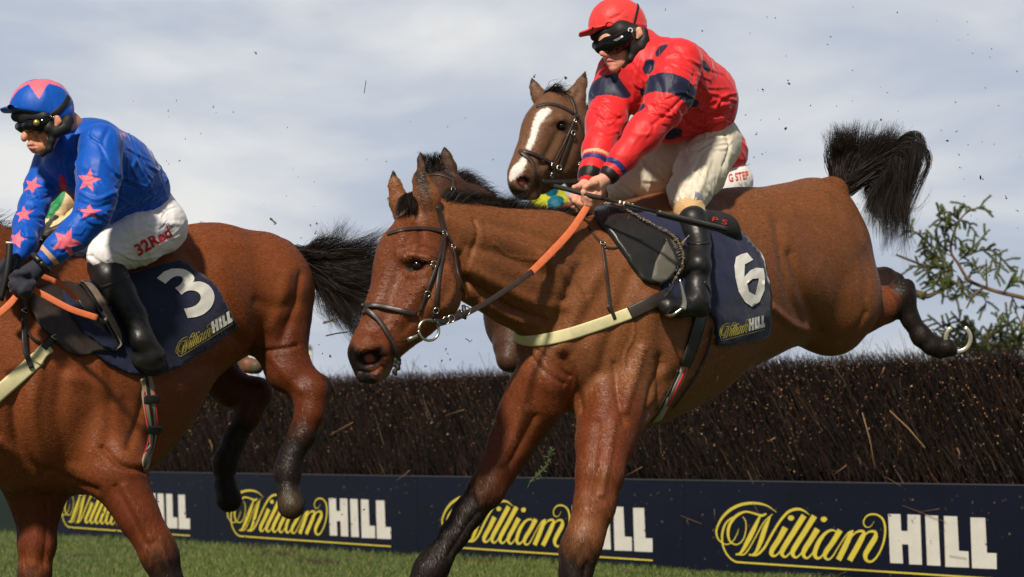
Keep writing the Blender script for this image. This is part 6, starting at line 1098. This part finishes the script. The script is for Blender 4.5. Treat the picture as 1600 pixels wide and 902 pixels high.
    b.build(); b.bvh(); b.colour(s2l((72, 46, 31))); b.paint([(695, 232, 6, Y)], BLK, .6); b.paint([(701, 262, 9, Y - .04), (702, 274, 9, Y - .04)], BLK, .7, .8); b.obj('body', M_COAT, root); b.bvh(); coat_hair(b, root, 70000, (.65, .7, -.35), -1, 64)
    hair('forelock', [[P(x, 272, Y - .03), P(x - 1, 254, Y - .03), P(x - 3 + (x - 680) * .6, 244, Y - .05), P(x - 8 + (x - 680) * .9, 256, Y - .06)] for x in (668, 680, 690)], 420, M_HAIR, root, w=.0011, spread=.008, jit=.008, seed=51, lenr=(.5, .9), locks=20)
    hair('mane', [[P(x, y, Y + .1), P(x + 6, y - 10, Y + .1), P(x + 20, y - 14, Y + .12), P(x + 34, y - 6, Y + .14)] for x, y in ((708, 284), (720, 292), (738, 304), (760, 325))], 900, M_HAIR, root, w=.0012, spread=.008, jit=.012, seed=52)
    headtack(b, 8.5, 'bridle on the brown horse hidden behind the head of horse 6', dict(browband=([(668, 276), (684, 273), (700, 278), (711, 286)], 5.5), cheekpiece=([(708, 280), (708, 296), (704, 312)], 6)), [(706, 298), (711, 303)])
    # its rider in yellow and teal
    p = empty('person', P(880, 400, 9.9), 'jockey in yellow and teal, low behind the blazed horse\'s muzzle, mostly hidden', 'person', 'jockeys')
    s = Body(.007); s.chain([(900, 400, 30, 10.0), (885, 350, 30, 9.9), (850, 290, 20, 9.85), (822, 252, 16, 9.8)], .04); s.chain([(880, 345, 15, 9.7), (905, 370, 10, 9.6)], .03); mini_head(s, p, 826, 255, 25, 9.8, s2l((228, 232, 60))); s.build(); s.colour(SKIN); s.obj('body', M_SKIN, p)
    s = Body(.005); s.chain([(852, 300, 30, 9.85), (868, 345, 36, 9.9), (885, 375, 36, 9.9)], .04); s.chain([(870, 325, 18, 9.65), (895, 350, 15, 9.6), (900, 375, 12, 9.6)], .03); s.build(); s.wrinkle(.012, 26, None, 13); s.bvh(); s.colour(s2l((222, 222, 60))); s.paint([(862, 296, 12), (868, 315, 14), (866, 340, 10)], s2l((10, 98, 120)), .08, 1, on=True); s.paint([(848, 335, 10), (855, 345, 10)], s2l((120, 125, 145)), .1, 1, on=True); s.obj('jacket', M_SILK, p)
    # horse and rider behind number three
    root = empty('racehorse', P(200, 560, 9.0), 'brown horse behind horse 3, only its tucked-up hoof showing', 'horse', 'racehorses jumping the fence'); root.location.z = 0.5
    b = Body(.007); b.chain([(60, 520, 80, 8.6), (150, 520, 95, 8.8), (250, 500, 90, 9.0), (330, 470, 72, 9.2)], .06, LAT, .75); b.chain([(60, 500, 60, 8.5), (-40, 430, 45, 8.2), (-100, 420, 30, 8.1), (-150, 480, 20, 8.0)], .05); b.chain([(345, 480, 46, 9.2), (362, 530, 26, 9.1), (373, 550, 12, 9.0), (374, 562, 11, 9.0)], .03); b.chain([(376, 566, 11, 9.0), (392, 572, 12, 9.0), (400, 573, 12, 8.98)], .008); b.chain([(370, 572, 8, 9.0), (378, 576, 9, 9.0)], .01)
    b.build(); b.bvh(); b.colour(s2l((122, 84, 62))); b.paint([(372, 553, 14, 8.9)], s2l((165, 115, 100)), .6, .8); b.paint([(402, 574, 12, 8.95), (392, 580, 8, 8.95)], s2l((88, 78, 62)), .5, .9); b.obj('body', M_COAT, root)
    v, f = ribbon(catmull([P(364, 556, 8.94), P(361, 562, 8.94), P(362, 570, 8.94), P(366, 576, 8.94)], 4), np.tile([0, -1, 0], (13, 1)), .006, .006); mesh('horseshoe', v, f, M_STEEL, root)
    p = empty('person', P(150, 400, 9.0), 'jockey in green and cream, only the arms showing between those of the rider in blue', 'person', 'jockeys')
    s = Body(.005); s.chain([(190, 380, 28, 9.2), (165, 320, 28, 9.1), (140, 275, 18, 9.0), (135, 240, 16, 8.95)], .04); mini_head(s, p, 135, 236, 20, 8.95, s2l((25, 128, 70))); s.chain([(120, 285, 11, 8.95), (85, 340, 8, 8.85), (72, 362, 7, 8.8)], .02); s.chain([(150, 320, 11, 8.9), (105, 352, 8, 8.8), (74, 366, 7, 8.78)], .02)
    s.chain([(76, 364, 7.5, 8.78), (70, 369, 6, 8.77)], .01); s.chain([(70, 368, 3, 8.76), (74, 374, 2.5, 8.76)], .004); s.chain([(74, 368, 3, 8.76), (78, 374, 2.2, 8.76)], .004); s.build(); s.colour(s2l((60, 56, 44))); s.obj('body', M_SKIN, p)
    s = Body(.0045); s.chain([(150, 290, 34, 9.05), (175, 330, 38, 9.15)], .04); s.chain([(122, 282, 18, 8.95), (102, 312, 17, 8.92), (86, 334, 14, 8.87), (77, 350, 11, 8.84)], .02); s.chain([(150, 320, 17, 8.9), (122, 342, 16, 8.85), (97, 356, 12, 8.82), (78, 364, 9, 8.8)], .02); s.build(); s.wrinkle(.006, 34, None, 6); s.bvh(); s.colour(s2l((222, 200, 160)))
    GR = s2l((25, 128, 70)); s.paint([(97, 296, 8), (88, 318, 8), (76, 336, 7)], GR, .06, 1, on=True); s.paint([(120, 352, 9), (104, 360, 8), (88, 364, 6)], GR, .06, 1, on=True); s.paint([(72, 363, 9), (80, 360, 5)], GR, .06, 1, on=True); s.obj('sleeves', M_SILK, p)
# ================================================================ flying turf and twigs
def debris():
    r = np.random.default_rng(77)
    pts = [(1232, 130, 3.5), (1287, 213, 1.5), (1228, 200, 3), (400, 83, 2), (333, 167, 1.8), (280, 252, 1.8), (1377, 188, 2.6), (1532, 278, 3), (1572, 309, 2.4), (834, 120, 2.5), (884, 121, 3), (830, 147, 2), (606, 310, 2), (703, 562, 2), (770, 250, 1.5), (703, 437, 1.5), (613, 285, 1.4), (573, 250, 1.3), (1097, 49, 2), (1192, 140, 2), (1040, 15, 1.5), (1181, 210, 2), (1165, 180, 1.6), (1178, 246, 1.6), (1170, 257, 1.4), (517, 557, 3), (504, 553, 1.7), (483, 557, 1.8), (495, 350, 2), (493, 365, 2.2), (470, 372, 1.5), (485, 352, 1.8), (314, 209, 1.5), (290, 218, 1.3), (730, 590, 1.8), (665, 572, 2.2), (690, 564, 2), (697, 545, 2.2), (700, 553, 1.6), (744, 598, 2), (1250, 250, 1.5), (1590, 330, 2), (1402, 20, 1.6), (1480, 220, 2), (1500, 262, 1.6), (1495, 205, 1.6)]
    for _ in range(70): pts.append((r.uniform(1160, 1600), r.uniform(10, 500), r.uniform(.8, 1.5)))
    for _ in range(45): pts.append((r.uniform(200, 900), r.uniform(150, 560), r.uniform(.7, 1.3)))
    for _ in range(60): x = r.uniform(60, 700); pts.append((x, r.uniform(740, 870), r.uniform(1, 2)))
    protos = []
    for k in range(4):
        b = Body(.0012); rr = np.random.default_rng(k)
        for _ in range(5): c = rr.normal(size=3) * .0045; b.seg(c, c + rr.normal(size=3) * .003, .004, .0025, .003)
        b.build(); o = mesh('turf_clod', b.V, b.F, mat('dark_turf', s2l((34, 30, 22)), rough=.95, var=.4, vscale=200)); tag(o, 'tiny dark clod of turf flying in the air', 'clod', 'turf clods thrown up in the air'); protos.append(o)
    for i, (x, y, s_) in enumerate(pts):
        Y = r.uniform(5.6, 6.4) if y < 600 else r.uniform(8, 9.5)
        o = protos[i] if i < 4 else protos[i % 4].copy()
        if i >= 4: COL.objects.link(o)
        o.location = P(x, y, Y); k = s_ * Y / FP / .0075 * .75; o.scale = (k, k, k * r.uniform(.5, 1)); o.rotation_euler = r.uniform(0, 6, 3)
    tw = [((509, 525), (543, 519), 1.6), ((569, 146), (572, 126), .8), ((1120, 600), (1122, 588), 1), ((735, 535), (727, 529), 1)]
    for i, (a, b_, w_) in enumerate(tw):
        v, f = tube([P(*a, 6.2), P((a[0] + b_[0]) / 2, (a[1] + b_[1]) / 2 - .8, 6.2), P(*b_, 6.2)], toM(w_, 6.2) * .7, 5); o = mesh('flying_twig', v, f, mat('dark_twig', s2l((48, 38, 30)), rough=.8)); tag(o, ['dark twig flying just left of the nose of horse 6', 'thin upright twig in the sky left of the ears', 'tiny twig in the air under the belly of horse 6', 'tiny twig in the air below the rein of horse 6'][i], 'twig', 'flying twigs')
    def leafy(name, label, path, Y, n, ln, col, seed):
        root = empty(name, P(*path[0], Y), label, 'sprig', 'flying sprigs'); q = catmull([P(a, c, Y) for a, c in path], 6); v, f = tube(q, np.linspace(.003, .0012, len(q)), 5); mesh('stem', v, f, MATS['twig_brown'], root); rr = np.random.default_rng(seed); V = []
        for _ in range(n): k = rr.integers(0, len(q) - 1); t = unit(q[k + 1] - q[k]); d = unit(t * .7 + rr.normal(size=3) * .7); s_ = unit(np.cross(d, rr.normal(size=3))) * .0016; e = q[k] + d * ln * rr.uniform(.6, 1.1); V += [q[k] - s_, q[k] + s_, e + s_ * .5, e - s_ * .5]
        mesh('needles', V, np.arange(len(V)).reshape(-1, 4), mat('sprig_green', col, rough=.6), root, smooth=False)
    leafy('flying_sprig', 'green spruce sprig falling in front of the board between the forelegs of horse 6', [(828, 754), (845, 738), (854, 728), (858, 712), (862, 702)], 8.6, 170, .022, s2l((70, 92, 52)), 3)
    leafy('flying_sprig', 'small dark sprig flying above the tail of horse 3', [(422, 341), (427, 346), (431, 350)], 6.5, 40, .006, s2l((70, 66, 60)), 4)
    leafy('flying_sprig', 'small green sprig flying below the tail of horse 3', [(505, 505), (515, 502), (526, 500)], 6.5, 90, .008, s2l((90, 110, 80)), 5)
    for i, (a, b_) in enumerate((((1066, 806), (1096, 818)), ((1075, 812), (1078, 822)), ((1118, 795), (1119, 815)), ((1412, 790), (1480, 816)), ((1308, 900), (1325, 893)), ((1178, 785), (1187, 802)), ((1485, 868), (1512, 872)), ((1385, 745), (1410, 760)), ((1170, 735), (1180, 758)), ((1470, 795), (1440, 800)))):
        q = []
        for (x, y) in (a, b_): uu, zz = board_uv(x, y); q.append(FQ(uu, zz, .012))
        v, f = tube(q, .0015, 4); o = mesh('stuck_twig', v, f, mat('pale_twig', s2l((120, 92, 70)), rough=.8)); tag(o, 'thin brown twig stuck to the lettered navy board at right', 'twig', 'twigs stuck to the board')
ground(); fence(); boards()
building(470, 486, 538, 60, 'distant_tower', 'small pale tower with rounded grey roof beyond the fence by the hock of horse 3', 9); building(381, 392, 543, 62, 'distant_tower', 'small pale tower seen through the gap by the tucked-up hoof', 7)
spruce()
H6, H6R = build_horse6()
tack6(); rider6()
H3, H3R = horse3(); tack3(); rider3()
background(); debris()
